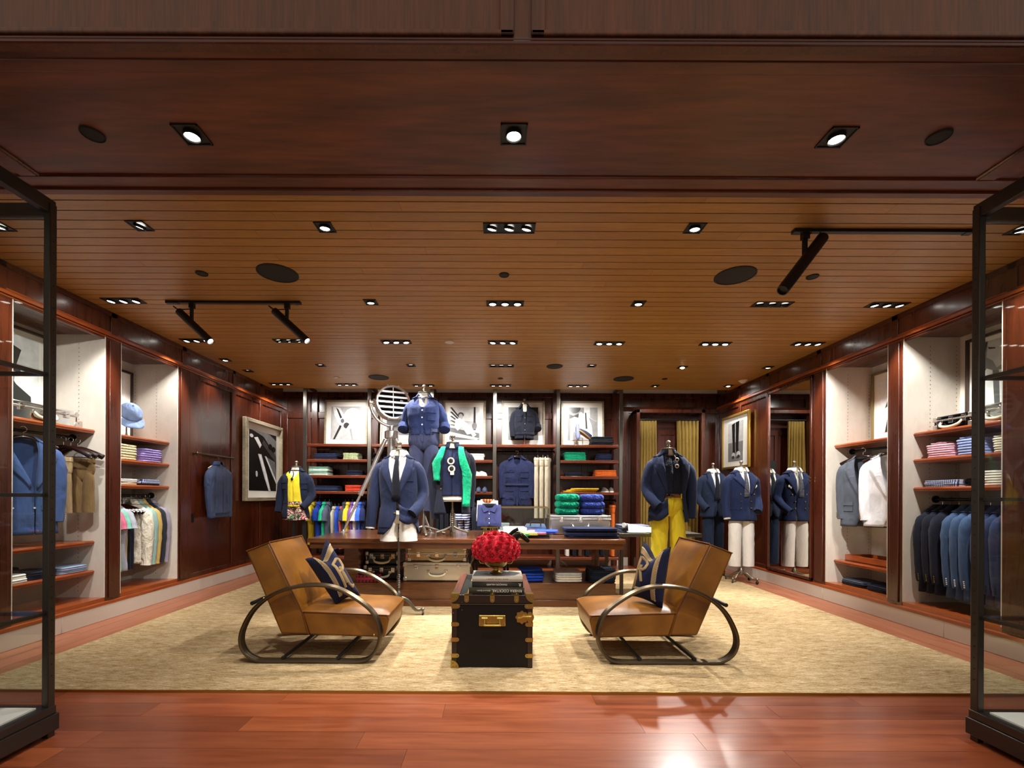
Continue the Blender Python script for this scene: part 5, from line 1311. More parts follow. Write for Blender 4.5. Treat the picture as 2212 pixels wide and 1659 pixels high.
# 8 denim shirt bust on the top shelf
m8 = mann('small bust form in washed dark denim shirt on the top shelf', .47, 7.66, 0)
S8 = 2.665; DNM = fab('171b28', var=.3, bump=.5)
b8 = put(bust(m8, 0, T=Torso(BP)), S8)
j8 = put(make_jacket(m8, DNM, name='denim_shirt', hem=-.50, lapel=None, collar='field', vz=-.06, vw=.04, pockets=((-.15, -.055, -.22, -.10, True), (.055, .15, -.22, -.10, True)), buttons=((0, -.16), (0, -.26), (0, -.36)), bmat=STEEL, belt=True, placket=True, amp=.012, seed=30, sleeves=([(-.135, .012, -.002), (-.178, .010, -.024), (-.212, .006, -.075), (-.235, .003, -.17), (-.25, .0, -.27), (-.245, -.022, -.36), (-.24, -.03, -.46)], 'rolled')), S8)
for o in (b8, j8): o.scale = (.92, .9, 1.0)
MB().box(-.012, .012, -.012, .012, 2.056, S8 - .45).box(-.09, .09, -.06, .06, 2.056, 2.075).build('stand', SHELF_X, m8, bevel=.002)

# ------------------------------------------------------------------ framed photographs
SILFR = wood('silver_gilt_frame', '8a7f68', 'b8ad94', 0, .35, 4, .1); GOLDF = plain('gilt_frame', 'a8843a', .35, .7); MAT = plain('mat_board', 'ece8e0', .5, coat=.3)
DARKFR = plain('dark_slim_frame', '3a2a20', .4)
def picture(label, loc, rz, w, h, fw, polys, frame=None, matw=.1, tilt=0.0, bg=.35, depth=.035, name='framed_photograph', matb=None):
    t = thing(name, label, 'picture', loc, rz); t.rotation_euler.x = tilt
    m = MB(); fr = frame or SILFR
    for x0, x1, z0, z1 in ((0, fw, 0, h), (w - fw, w, 0, h), (fw, w - fw, 0, fw), (fw, w - fw, h - fw, h)): m.box(x0 - w / 2, x1 - w / 2, -depth, 0, z0, z1)
    m.build('frame', fr, t, bevel=min(.01, fw * .3))
    m = MB(); i = fw * .75
    for x0, x1, z0, z1 in ((i, fw + .006, i, h - i), (w - fw - .006, w - i, i, h - i), (i, w - i, i, fw + .006), (i, w - i, h - fw - .006, h - i)): m.box(x0 - w / 2, x1 - w / 2, -depth - .004, -.01, z0, z1)
    m.build('inner_fillet', fr, t, bevel=.002)
    MB().box(-w / 2 + fw * .8, w / 2 - fw * .8, -.016, -.004, fw * .8, h - fw * .8).build('mat_board', MAT, t, smooth=0)
    a = fw + matw; b = fw + (matb if matb is not None else matw); pw_, ph = w - 2 * a, h - 2 * b
    m = MB().prism([(-pw_ / 2, b), (pw_ / 2, b), (pw_ / 2, b + ph), (-pw_ / 2, b + ph)], -.019, -.016, col=bg ** 2)
    for k, (pl, g) in enumerate(polys):
        q = [(-pw_ / 2 + max(0, min(1, u)) * pw_, b + max(0, min(1, v)) * ph) for u, v in pl]
        m.prism(q, -.0192 - .0006 * k, -.0186, col=g ** 2)
    m.build('photo_print', PRINT, t, smooth=0); return t
def blob(cx, cy, rx, ry, n=14, rot=0): return [(cx + rx * math.cos(2 * pi * i / n) * math.cos(rot) - ry * math.sin(2 * pi * i / n) * math.sin(rot), cy + rx * math.cos(2 * pi * i / n) * math.sin(rot) + ry * math.sin(2 * pi * i / n) * math.cos(rot)) for i in range(n)]
P1 = [([(0, 0), (.3, 0), (.75, 1), (.2, 1), (0, .8)], .62), ([(.05, 1), (.3, .95), (.55, .5), (.35, .35), (.1, .75)], .85), (blob(.72, .68, .3, .28), .88), (blob(.68, .72, .18, .16), .7), ([(.15, .98), (.24, .9), (.45, .5), (.38, .46)], .12), (blob(.38, .56, .09, .1), .9), (blob(.38, .56, .06, .07), .3), (blob(.52, .42, .1, .09), .15), ([(.08, 0), (.14, 0), (.36, .4), (.30, .44)], .08), ([(.5, .3), (.62, 0), (.95, 0), (.9, .35), (.65, .5)], .78), ([(.62, .3), (.7, 0), (.75, 0), (.68, .34)], .5)]
P2 = [([(0, .6), (1, .55), (1, 1), (0, 1)], .80), ([(.8, .3), (.88, .3), (.87, 1), (.81, 1)], .15), ([(0, 0), (1, 0), (1, .2), (0, .38)], .22), ([(0, .12), (.9, .0), (1, .05), (0, .25)], .6)] + \
     [([(.02, .98 - .13 * i), (.08, .99 - .13 * i), (.42 - .02 * i, .62 - .05 * i), (.38 - .02 * i, .6 - .05 * i)], .08) for i in range(5)] + \
     [(blob(.38, .76, .1, .08), .25), (blob(.38, .71, .07, .08), .65), ([(.2, .62), (.35, .66), (.62, .48), (.78, .2), (.6, .16), (.45, .36), (.2, .4)], .95), ([(.2, .6), (.3, .62), (.38, .36), (.28, .28), (.18, .38)], .85), ([(.55, .45), (.66, .45), (.9, .15), (.8, .08)], .9), (blob(.84, .42, .08, .1), .35)]
P3 = [([(0, 0), (1, 0), (1, 1), (0, 1)], .10), ([(.7, 0), (1, 0), (1, .7), (.8, .5)], .35), ([(0, .7), (.3, .9), (.2, 1), (0, 1)], .25)]
P4 = [([(0, 0), (.55, 0), (.55, 1), (0, 1)], .45), ([(.55, 0), (.75, 0), (.75, 1), (.55, 1)], .8), ([(.75, 0), (1, 0), (1, 1), (.75, 1)], .6), ([(.08, 0), (.95, 0), (.98, .55), (.7, .72), (.45, .86), (.3, .78), (.1, .62)], .86), ([(.7, .7), (.98, .55), (1, .1), (.85, .0), (.8, .45)], .55), (blob(.24, .98, .2, .16), .12), ([(.05, .8), (.2, .74), (.38, .82), (.36, .68), (.22, .72), (.06, .66)], .06), ([(.6, .35), (.66, .35), (.62, .84), (.58, .84)], .2), ([(.1, 0), (.5, 0), (.44, .3), (.2, .25)], .7)]
PXW = [(748, P1, 'pale dog and riding whip print'), (868, P3, 'half hidden behind the searchlight'), (1003, P2, 'sailor reclining on a deck'), (1130, P3, 'mostly covered by the denim bust'), (1258, P4, 'man in a white shirt and bow tie')]
for px_, pl, d in PXW:
    p = PD(px_, 955, 7.86)
    picture('framed photograph leaning on the top wall shelf, ' + d, (p.x, 7.84, 2.057), 0, .745, .80, .028, pl, matw=.085, tilt=-.06, bg=.6)
PL = [([(0, 0), (1, 0), (1, 1), (0, 1)], .06), ([(.1, 1), (.5, .93), (1, .62), (1, .9), (.7, 1)], .40), ([(.45, .8), (1, .5), (1, .62), (.5, .88)], .2), ([(.3, .62), (.42, .62), (.62, .3), (.78, 0), (.70, 0), (.52, .25)], .75), ([(.34, .6), (.4, .6), (.6, .3), (.72, .05), (.7, .05), (.53, .3)], .92), ([(.55, .6), (.95, .52), (1, .2), (.85, .25)], .36), ([(.54, .6), (.6, .6), (1, .18), (1, .12)], .8), (blob(.07, .9, .06, .03), .8), ([(.16, .88), (.28, .9), (.42, .78), (.36, .72), (.26, .8)], .85), (blob(.75, .78, .07, .05), .04), (blob(.88, .74, .07, .05), .04), (blob(.25, .28, .03, .05), .7)]
picture('large silver framed black and white photograph of car bonnets on the left wall', (XL + .001 - .018 + .02, 7.25, 1.11), pi / 2, 1.16, 1.25, .05, PL, matw=.11, bg=.1, depth=.06)
PB = [([(0, 0), (1, 0), (1, .48), (0, .48)], .45), ([(0, .48), (1, .48), (1, 1), (0, 1)], .72), ([(.26, .95), (.48, .98), (.48, .3), (.5, .08), (.30, .06), (.33, .3)], .07), ([(.53, .98), (.76, 1), (.70, .3), (.80, .1), (.6, .06), (.54, .3)], .07), (blob(.38, .14, .12, .08), .7), (blob(.70, .16, .12, .08), .75), (blob(.36, .1, .09, .04), .2), (blob(.72, .11, .09, .04), .2)]
picture('gilt framed photograph of tall dark riding boots on the right wall', (XR - .001 + .018 - .02, 7.30, 1.66), -pi / 2, .84, .88, .035, PB, frame=GOLDF, matw=.16, matb=.09, bg=.6)
PH = [([(0, 0), (1, 0), (1, 1), (0, 1)], .80), ([(.2, .96), (.70, .82), (.62, .62), (.72, .53), (.2, .56)], .16), ([(.2, .56), (.60, .53), (.58, .42), (.62, .38), (.86, .26), (.88, 0), (.1, 0)], .12), ([(.3, .54), (.58, .53), (.57, .45), (.35, .42)], .55)]
PM = [([(0, 0), (1, 0), (1, 1), (0, 1)], .45), ([(.22, 1), (.6, 1), (.6, .72), (.36, .64), (.30, .74), (.20, .80)], .72), ([(.0, 1), (.22, 1), (.16, .82), (.04, .66), (0, .7)], .22), ([(.22, .93), (.34, .90), (.34, .885), (.24, .90)], .12), ([(.0, .52), (.2, .66), (.34, .6), (.6, .62), (1, .5), (1, 0), (0, 0)], .88), ([(.30, .62), (.40, .60), (.42, .05), (.34, .05)], .32), ([(0, .55), (.2, .66), (.06, .45), (0, .42)], .2)]
picture('large framed photograph of a top hatted silhouette at the back of the left niche', (XL - ND + .004, 3.955, 1.83), pi / 2, .67, .86, .022, PH, frame=DARKFR, matw=.05, bg=.8)
picture('framed photograph of a face in profile at the back of the right niche', (XR + ND - .004, 3.90, 1.83), -pi / 2, .66, .84, .022, PM, frame=DARKFR, matw=.05, bg=.5)
PS = [([(.2, .1), (.8, .1), (.8, .3), (.2, .3)], .3), ([(.2, .4), (.8, .4), (.8, .6), (.2, .6)], .15), ([(.2, .7), (.8, .7), (.8, .9), (.2, .9)], .4)]
picture('framed sheet of small dark pictures behind the caps in the left niche', (XL - ND + .004, 5.02, 1.84), pi / 2, .56, .78, .02, PS, frame=DARKFR, matw=.08, bg=.9)
PC = [([(.2, 0), (1, 0), (1, .5), (.3, .3)], .12), ([(.2, .45), (1, .7), (1, .85), (.3, .6)], .15), ([(.3, .7), (1, .95), (1, 1), (.3, .85)], .3)]
picture('framed abstract dark print at the back of the right niche with the grey blazer', (XR + ND - .004, 5.0, 1.84), -pi / 2, .58, .80, .02, PC, frame=plain('pale_gilt', '9a8a5c', .4, .6), matw=.08, bg=.85)

# ------------------------------------------------------------------ niche shelves and rails
def nshelf(sd, i, z, label, d0=-ND, d1=-.10):
    a, b = NICHES[sd][i]; m = MB(); wbox(m, sd, d0, d1, a + .013, b - .013, z - .02, z + .018)
    o = m.build('shelf', SHELF_Y, bevel=.004); m = MB(); x = wx(sd, d1)
    m.tube([(x, a + .014, z + .004), (x, b - .014, z + .004)], .008, 6); m.build('edge_bead', SHELF_Y, o)
    return tag(o, label, 'shelf')
HT = {1.80: 'top', 1.545: 'second', 1.285: 'third', .74: 'lower', .46: 'lowest'}
for z in (1.80, .74, .46): nshelf('left', 0, z, HT[z] + ' wooden shelf in the left niche with the double-breasted jacket')
for z in (1.80, 1.545, 1.285): nshelf('left', 1, z, HT[z] + ' wooden shelf in the left niche with the denim cap')
for z in (1.80, .46): nshelf('right', 1, z, HT[z] + ' wooden shelf in the right niche with the grey blazer')
for z in (1.80, 1.55, 1.285): nshelf('right', 0, z, HT.get(z, 'second') + ' wooden shelf in the right niche with the folded shirts')
def nrail(sd, i, z, o, label):
    a, b = NICHES[sd][i]; x = wx(sd, o); m = MB(); r = m.tube([(x, a + .014, z), (x, b - .014, z)], .014, 10).build('hanging_rail', BLACK)
    for p, s in ((a + .014, 1), (b - .014, -1)): MB().tube([(x, p, z), (x, p + s * .014, z)], .034, 14).build('flange', BLACK, r)
    return tag(r, label, 'rail')
nrail('left', 1, 1.19, -.30, 'black hanging rail of casual clothes in the left niche')
nrail('right', 0, 1.19, -.30, 'black hanging rail of tailored jackets in the right niche')
nrail('left', 0, 1.74, -.30, 'black rail under the top shelf of the left niche')
nrail('right', 1, 1.74, -.30, 'black rail under the top shelf of the right niche with the grey blazer')
nl = lambda o: XL + o
nr = lambda o: XR - o

# left niche 1: face-out blazer, hangers with shorts, folded things, chrome case
suitcase('polished chrome case on the top shelf of the left niche below the top hat photograph', nl(-.30), 3.93, 1.818, .62, .26, .155, CHROME, pi / 2, .28)
GP = fab('3f5585'); LTB = fab('9fb4d6')
fj = make_jacket(None, GP, hem=-.74, sy=.55, lapel='peak', vz=-.36, wl=[(.05, .075), (-.05, .065), (-.36, -.05), (-.74, -.05)], wr=[(.05, .075), (-.05, .08), (-.36, .06), (-.74, .06)], buttons=((.08, -.30), (.055, -.41), (-.06, -.41), (.05, -.52), (-.06, -.52)), bmat=CHROME, pockets=((.09, .185, -.54, -.50, False), (.09, .16, -.22, -.20, False)), sleeves=('hang', 'hang'), seed=40, amp=.007)
fj.location = (nl(-.22), 3.80, 1.615); fj.rotation_euler.z = pi / 2 - .62; fj.scale = (1.08, 1, 1.02); tag(fj, 'light navy double-breasted blazer with silver buttons facing out in the left niche', 'jacket')
hanger('hanger', 'dark hanger inside the face-out blazer in the left niche', (nl(-.22), 3.80, 1.67), pi / 2 - .62)
KHK = fab('b59d75', var=.22, bump=.5); KH2 = fab('7f6642', var=.2)
for k, (y, mt, dd) in enumerate(((4.10, KHK, 'light khaki'), (4.17, KHK, 'pale khaki'), (4.24, KH2, 'darker brown'))):
    hanger('hanger', ('glossy dark hanger in the left niche, ' + ('front', 'middle', 'rear')[k] + ' one of three with shorts'), (nl(-.17), y, 1.625), 0.12 - .02 * k, bar=True, group='glossy hangers with shorts')
    if k == 1: continue
    s_ = make_trousers(None, mt, waist=0, crotch=-.20, hem=-.48, hw=.155, hips=.165, legr=(.075, .085), gap=-.002, name='hanging_shorts', seed=k + 5); s_.scale = (.60, .36, 1.05); s_.location = (nl(-.155 + .04 * (k - 1)), y, 1.535); s_.rotation_euler.z = .12
    tag(s_, dd + ' cotton shorts clipped on a hanger in the left niche', 'shorts')
stack('folded_trousers', 'black folded knit on the lowest shelf of the left niche', [INK, INK], nl(-.38), 3.70, .478, .24, .30, .055, pi / 2)
stack('folded_shirt', 'white folded shirt on the lowest shelf of the left niche', [WHITE, WHITE], nl(-.20), 3.63, .478, .24, .18, .034, pi / 2)
stack('folded_trousers', 'navy folded chinos on the lowest shelf of the left niche', [NAVY, NAVY2], nl(-.26), 3.90, .478, .24, .28, .034, pi / 2)
stack('folded_trousers', 'ice blue folded jeans on the lowest shelf of the left niche', [LTB, LTB], nl(-.26), 4.18, .478, .26, .28, .032, pi / 2)

# left niche 2: caps, knitwear, rail
capm = thing('cap', 'faded denim baseball cap tilted on a slim stand in the left niche', 'cap', (nl(-.22), 4.86, 1.818))
DEN = fab('8fa6d4', var=.3, bump=.5)
def cap_mesh(parent, M, mat):
    rows = []
    for i in range(9):
        a = i / 8 * pi / 2; rows.append([M @ Vector((.095 * math.cos(a) * math.cos(q), .11 * math.cos(a) * math.sin(q), .10 * math.sin(a) + .01)) for q in [2 * pi * j / 24 for j in range(24)]])
    MB().grid(rows, True).build('crown', mat, parent, smooth=2, solid=.004)
    rows = [[M @ Vector((.095 * math.cos(q) * (1 + .08 * u), -.09 - .10 * u * math.sin(pi * (q_ := (j + .5) / 13)) + .03 * (1 - math.sin(pi * q_)), .012 - .045 * u * (abs(math.cos(pi * q_)) * .6 + .25))) for j, q in enumerate([pi * j / 12 for j in range(13)])] for u in (0, .25, .5, .75, 1)]
    MB().grid(rows).build('visor', mat, parent, solid=.006, smooth=2)
    MB().ball(tuple(M @ Vector((0, 0, .112))), .010, 8).build('top_button', mat, parent)
MC = Matrix.Translation((.02, .02, .245)) @ Matrix.Rotation(1.0, 4, 'Z') @ Matrix.Rotation(.85, 4, 'X') @ Matrix.Scale(1.12, 4)
cap_mesh(capm, MC, DEN)
MB().lathe([(.045, 0), (.04, .01), (.012, .02), (.007, .05), (.006, .22), (.02, .235)], n=14).build('cap_stand', IRON, capm)
cap2 = thing('cap', 'dark navy cap tucked behind the denim cap in the left niche', 'cap', (nl(-.26), 4.66, 1.818))
cap_mesh(cap2, Matrix.Translation((0, 0, .13)) @ Matrix.Rotation(.9, 4, 'Z') @ Matrix.Rotation(.5, 4, 'X'), INK)
MB().lathe([(.045, 0), (.04, .01), (.012, .02), (.007, .13)], n=12).build('cap_stand', IRON, cap2)
BUT = fab('e8dfb2', bump=.5, scale=70); LIL = fab('a897e0', bump=.5, scale=70)
stack('folded_sweater', 'butter yellow cable sweater on the left niche second shelf', [BUT] * 3, nl(-.27), 4.77, 1.563, .27, .30, .056, pi / 2, group='butter yellow sweaters', cable=True)
stack('folded_sweater', 'lilac cable sweater on the left niche second shelf', [LIL] * 3, nl(-.27), 5.12, 1.563, .30, .30, .05, pi / 2, group='lilac sweaters', cable=True)
stack('folded_shirt', 'ivory folded shirt on the left niche third shelf', [CREAM, WHITE], nl(-.27), 4.78, 1.303, .26, .30, .032, pi / 2, group='ivory shirts')
SHS = banded('blue_stripe', ('2a3f7a', 'c8d4ea'), 0, 60)
stack('folded_shirt', 'navy and white striped shirt on the left niche third shelf', [INK, SHS, SHS], nl(-.27), 5.10, 1.303, .28, .30, .022, pi / 2, group='striped shirts')
def hang(name, label, mat, x, y, z, rz, sy=.35, cat=None, group=None, scale=1.0, hook=True, **k):
    o = make_jacket(None, mat, sy=sy, name=name, **k); o.location = (x, y, z); o.rotation_euler.z = rz; o.scale = (scale, 1, scale)
    if hook:
        MB().tube([(0, .012, .045), (0, .012, .095)] + [(.02 * math.cos(a), .012, .118 + .022 * math.sin(a)) for a in [-1.2 + 4 * i / 8 for i in range(9)]], .003, 5).build('hanger_hook', CHROME, o)
    return tag(o, label, cat or 'garment', group)
PINK = fab('d8708f'); TEAL = fab('7fbfae'); GRY = fab('a9adba'); CREAM2 = fab('dcd6c4', bump=.5, scale=80); AQUA = fab('8fb0ac'); MUS = fab('c4a75f'); CHAR_ = fab('2a2d34'); LAV = fab('9a93a6')
ztop = 1.065; xh = nl(-.30)
polo = dict(hem=-.66, lapel=None, collar='shirt', wl=[(0, 0)], wr=[(0, 0)], top=.04, sleeves=('short', 'short'), sx=.95)
swt = dict(hem=-.62, lapel=None, collar='rib', wl=[(0, 0)], wr=[(0, 0)], top=.03, sleeves=('hang', 'hang'), sx=.95)
hang('polo_shirt', 'pink polo shirt hanging first on the left niche rail', PINK, xh, 4.59, ztop, .12, cat='shirt', hook=True, **polo)
hang('polo_shirt', 'sea green polo shirt hanging behind the pink one on the left niche rail', TEAL, xh, 4.65, ztop, .12, cat='shirt', **polo)
hang('polo_shirt', 'pale grey polo shirt hanging on the left niche rail', GRY, xh, 4.72, ztop, .12, cat='shirt', **polo)
def trs(label, mat, x, y, z, rz, hem=-.75, sx=.8, group=None, sy=.4, bar=True):
    s_ = make_trousers(None, mat, waist=0, crotch=-.20, hem=hem, hw=.15, hips=.16, legr=(.08, .07), gap=-.006, name='hanging_trousers', seed=int(y * 50)); s_.scale = (sx, sy, 1); s_.location = (x, y, z); s_.rotation_euler.z = rz
    return tag(s_, label, 'trousers', group)
for k, (y, mt, d) in enumerate(((4.79, CREAM2, 'cream'), (4.84, KHK, 'stone beige'), (4.89, INK, 'black'), (4.93, NAVY2, 'dark navy'))):
    hanger('hanger', 'glossy brown hanger over the %s trousers on the left niche rail' % d, (xh, y, ztop + .01), .12, bar=True, w=.19)
    trs(d + ' trousers folded over a hanger on the left niche rail', mt, xh + .02, y, ztop - .09, .12, hem=-.58, sx=.55)
hang('cardigan', 'off-white long sleeved sweater hanging on the left niche rail', CREAM2, xh, 4.99, ztop, .12, cat='sweater', **swt)
hang('cardigan', 'pale aqua long sleeved sweater hanging on the left niche rail', AQUA, xh, 5.055, ztop, .12, cat='sweater', **swt)
hang('cardigan', 'mustard yellow jacket hanging on the left niche rail', MUS, xh, 5.115, ztop, .12, cat='jacket', **swt)
hang('cardigan', 'charcoal jacket hanging near the end of the left niche rail', CHAR_, xh, 5.19, ztop, .12, cat='jacket', **swt)
hang('cardigan', 'grey lavender jacket hanging last on the left niche rail', LAV, xh, 5.255, ztop, .12, cat='jacket', **swt)

# bomber jacket on a bronze bar
hb = tag(MB().tube([(XL + .055, 5.60, 1.715), (XL + .055, 6.36, 1.715)], .014, 12).build('hanging_bar', BRONZE), 'short bronze wall bar holding the blue bomber jacket', 'rail')
m = MB()
for y in (5.62, 6.34): m.tube([(XL - .018, y, 1.715), (XL + .055, y, 1.715)], .010, 8); m.ball((XL + .055, y + (-.02 if y < 6 else .02), 1.715), .019, 8)
m.build('bracket', BRONZE, hb)
BOM = fab('3b4869', rough=.5, bump=.5, var=.2)
bj = make_jacket(None, BOM, name='bomber_jacket', hem=-.60, sy=.5, lapel=None, collar='rib', rib=fab('3a4768'), wl=[(0, 0)], wr=[(0, 0)], top=.04, placket=True, vz=.02, sleeves=('hang', 'hang'), amp=.010, seed=50, pockets=((.08, .10, -.47, -.35, False),), sr=1.1)
bj.location = (XL + .085, 5.99, 1.555); bj.rotation_euler.z = pi / 2; tag(bj, 'slate blue bomber jacket hanging from the bronze wall bar', 'jacket')
hanger('hanger', 'pale hanger inside the slate blue bomber jacket', (XL + .07, 5.99, 1.60), pi / 2, mat=IRON, w=.17)

# right niche A: grey blazer, white jacket, tray, jeans
GRYB = fab('4b505b'); OFFW = fab('e0e0e6')
gj = make_jacket(None, GRYB, hem=-.72, sy=.55, lapel='notch', vz=-.40, pockets=((-.18, -.07, -.55, -.45, True), (.07, .18, -.55, -.45, True)), sleeves=('hang', 'hang'), seed=60, amp=.007)
gj.location = (nr(-.20), 5.03, 1.60); gj.rotation_euler.z = -pi / 2 + .62; tag(gj, 'charcoal grey blazer facing out in the right niche', 'jacket')
hanger('hanger', 'dark hanger inside the charcoal grey blazer', (nr(-.20), 5.03, 1.655), -pi / 2 + .62)
wj = make_jacket(None, OFFW, hem=-.70, sy=.5, lapel='notch', vz=-.40, sleeves=('hang', 'hang'), seed=61, amp=.008)
wj.location = (nr(-.22), 4.72, 1.60); wj.rotation_euler.z = -pi / 2 + .75; tag(wj, 'white unlined jacket hanging beside the grey blazer in the right niche', 'jacket')
hanger('hanger', 'dark hanger inside the white jacket', (nr(-.22), 4.72, 1.655), -pi / 2 + .75)
tray = thing('wooden_tray', 'shallow wooden tray on the lowest shelf of the right niche', 'tray', (nr(-.30), 4.88, .478))
MB().box(-.15, .15, -.34, .34, 0, .012).build('tray_base', MAH_Y, tray, smooth=0)
for a, b, c, e in ((-.15, -.138, -.34, .34), (.138, .15, -.34, .34), (-.138, .138, -.34, -.328), (-.138, .138, .328, .34)): MB().box(a, b, c, e, .012, .075).build('tray_side', SHELF_Y, tray, bevel=.002)
JN = fab('3c4858')
stack('folded_jeans', 'grey blue folded jeans on the floor of the right niche', [INK, JN], nr(-.26), 5.08, .217, .34, .30, .03, pi / 2)
stack('folded_jeans', 'dark folded jeans on the floor of the right niche', [INK, NAVY2], nr(-.26), 4.72, .217, .34, .30, .03, pi / 2)

# right niche B: chrome cases, shirts, knits, jackets
suitcase('dark mirror chrome case at the far end of the top shelf in the right niche', nr(-.30), 4.02, 1.818, .34, .26, .125, plain('dark_chrome', '3a3a3e', .06, 1.0), -pi / 2, .3)
suitcase('bright chrome case nearer the entrance on the top shelf in the right niche', nr(-.30), 3.64, 1.818, .34, .26, .155, CHROME, -pi / 2, .3)
PK2 = fab('e8b6c8'); BLU2 = fab('9fb4ee'); IVO = fab('e9e6d4')
stack('folded_shirt', 'pink folded shirt, second shelf of right niche', [PK2] * 3, nr(-.28), 4.10, 1.568, .25, .33, .04, -pi / 2 + .05, group='pink shirts', collar=True)
stack('folded_shirt', 'sky blue folded shirt, second shelf of right niche', [BLU2] * 3, nr(-.28), 3.83, 1.568, .23, .33, .047, -pi / 2 - .05, group='sky blue shirts', collar=True)
stack('folded_shirt', 'dark navy folded shirt behind the sky blue ones in the right niche', [NAVY], nr(-.36), 3.68, 1.568, .1, .26, .08, -pi / 2)
stack('folded_shirt', 'ivory folded shirt on the second shelf of the right niche', [IVO] * 3, nr(-.28), 3.57, 1.568, .18, .33, .04, -pi / 2, group='ivory niche shirts', collar=True)
stack('folded_shirt', 'fine blue striped shirt, third right shelf', [SHS] * 3, nr(-.27), 4.08, 1.303, .34, .32, .02, -pi / 2, group='fine striped shirts')
stack('folded_knit', 'black folded knit on the third shelf of the right niche', [INK, INK], nr(-.32), 3.83, 1.303, .17, .30, .035, -pi / 2)
stack('folded_sweater', 'white folded sweater on the third shelf of the right niche', [WHITE] * 3, nr(-.27), 3.62, 1.303, .25, .30, .042, -pi / 2, group='white sweaters')
xr_ = nr(-.30); DN2 = fab('40597e', var=.2, bump=.4); ND2 = fab('1c2030')
tail = dict(hem=-.74, lapel='notch', vz=-.40, sleeves=('hang', 'hang'), sx=1.0)
for k, y in enumerate((4.22, 4.145, 4.07)):
    hang('jacket', 'black navy blazer with gold cuff buttons, %s of the right rail' % ('deepest', 'second deepest', 'third deepest')[k], ND2, xr_, y, 1.07, -.10, cat='jacket', group='navy blazers with gold buttons', seed=70 + k, **tail)
for k, y in enumerate((3.96, 3.885, 3.81)):
    hang('jacket', 'denim blue linen blazer on the right rail, %s' % ('next to the black navy ones', 'middle of its three', 'nearest the entrance of its three')[k], DN2, xr_, y, 1.07, -.10, cat='jacket', group='denim blue blazers', seed=80 + k, bmat=WHITE, **tail)
for k, y in enumerate((3.71, 3.64, 3.57)):
    hang('jacket', 'dark blue blazer seen through the glass case, %s' % ('farthest of three', 'middle of three', 'nearest of three')[k], fab('2f3c62'), xr_, y, 1.07, -.10, cat='jacket', group='dark blue blazers', seed=90 + k, bmat=INK, **tail)

# ------------------------------------------------------------------ wall shelving contents
def bx_(px): return (px - VX) / F * 7.66
YS = 7.68; sh_ = {1: 2.057, 2: 1.801, 3: 1.537, 4: 1.273}
OLV = fab('a9c48a'); SGE = fab('6f9a86'); MINT = fab('d8e6d8'); RED = fab('d2452c'); FLO = floral('lime_floral', ('e8ead8', '7fae2e', '24351c', 'e8ead8', 'f0d24a'), 50); LIM = floral('red_plaid', ('a01f2c', '1d1720', 'c8b8b0', '7c1522'), 60)
stack('folded_sweater', 'navy folded sweater in the left shelving bay', [NAVY2, NAVY], bx_(708), YS, sh_[2], .40, .30, .05)
stack('folded_shorts', 'lime floral folded shorts in the left shelving bay', [FLO] * 3, bx_(762), YS - .02, sh_[2], .27, .28, .036, group='lime floral shorts')
stack('folded_sweater', 'sage and white folded sweater in the left shelving bay', [MINT, SGE, MINT, SGE], bx_(692), YS, sh_[3], .34, .30, .036, group='sage and white sweaters')
stack('folded_polo', 'dark navy folded polo in the left shelving bay', [NAVY2] * 3, bx_(767), YS, sh_[3], .25, .28, .028, group='dark navy polos')
stack('folded_jeans', 'indigo jeans folded loosely in the left shelving bay', [NAVY2, fab('2b3a60'), NAVY2], bx_(707), YS, sh_[4], .44, .32, .03, group='indigo jeans')
stack('folded_sweater', 'red folded sweater in the left shelving bay', [RED] * 3, bx_(767), YS - .02, sh_[4], .28, .28, .034, group='red sweaters')
PC_ = [('yellow', 'e3c832', 678), ('royal blue', '1b3fa8', 691), ('emerald', '19a878', 703), ('slate grey', '4a5164', 712), ('khaki grey', 'b5b09a', 723), ('bright blue', '2a52c8', 731), ('coral red', 'd85a44', 739), ('dark grey', '3a3f50', 747), ('sunny yellow', 'e8c42c', 754), ('purple', '7a4f9a', 763), ('white', 'eceaf0', 771), ('mid blue', '3f6ad0', 780), ('navy', '1f2a58', 787)]
for i, (d, c, px_) in enumerate(PC_):
    slim = 4 <= i <= 6
    hang('polo_shirt', '%s polo shirt hanging edge-on in the left shelving bay' % d, fab(c), bx_(px_), 7.66 if not slim else 7.70, 1.005 if not slim else .93, pi / 2 + RN.uniform(-.12, .12), sy=.30 if i < 4 else .26, cat='shirt', seed=100 + i,
         hem=-.62, lapel=None, collar='shirt', wl=[(0, 0)], wr=[(0, 0)], top=.04, sleeves=('short', 'short') if not slim else (None, None), sx=.9)
# bay behind the searchlight
WB = plain('white_box', 'eae6dc', .5)
for k in range(3):
    b_ = MB().box(-.15, .15, -.11, .11, 0, .045).box(-.153, .153, -.113, .113, .03, .0485).build('storage_box', WB if k != 1 else CREAM, bevel=.003); b_.location = (bx_(872), 7.62, 2.057 + .0485 * k)
    m = MB(); m.box(-.154, .154, -.1135, -.112, .028, .031); m.build('lid_line', BLACK, b_, smooth=0)
    tag(b_, 'flat white box behind the searchlight on the top shelf, ' + POS[3][k], 'box', 'flat white boxes')
for k, px_ in enumerate((815, 835, 905, 922)):
    hang('jacket', 'dark navy jacket hanging edge-on in the bay behind the searchlight, %s' % NTH[k], ND2 if k % 2 else NAVY2, bx_(px_), 7.70, 1.78, pi / 2, cat='jacket', group='dark jackets behind the searchlight', hem=-.75, vz=-.4, seed=120 + k, sleeves=('hang', 'hang'))
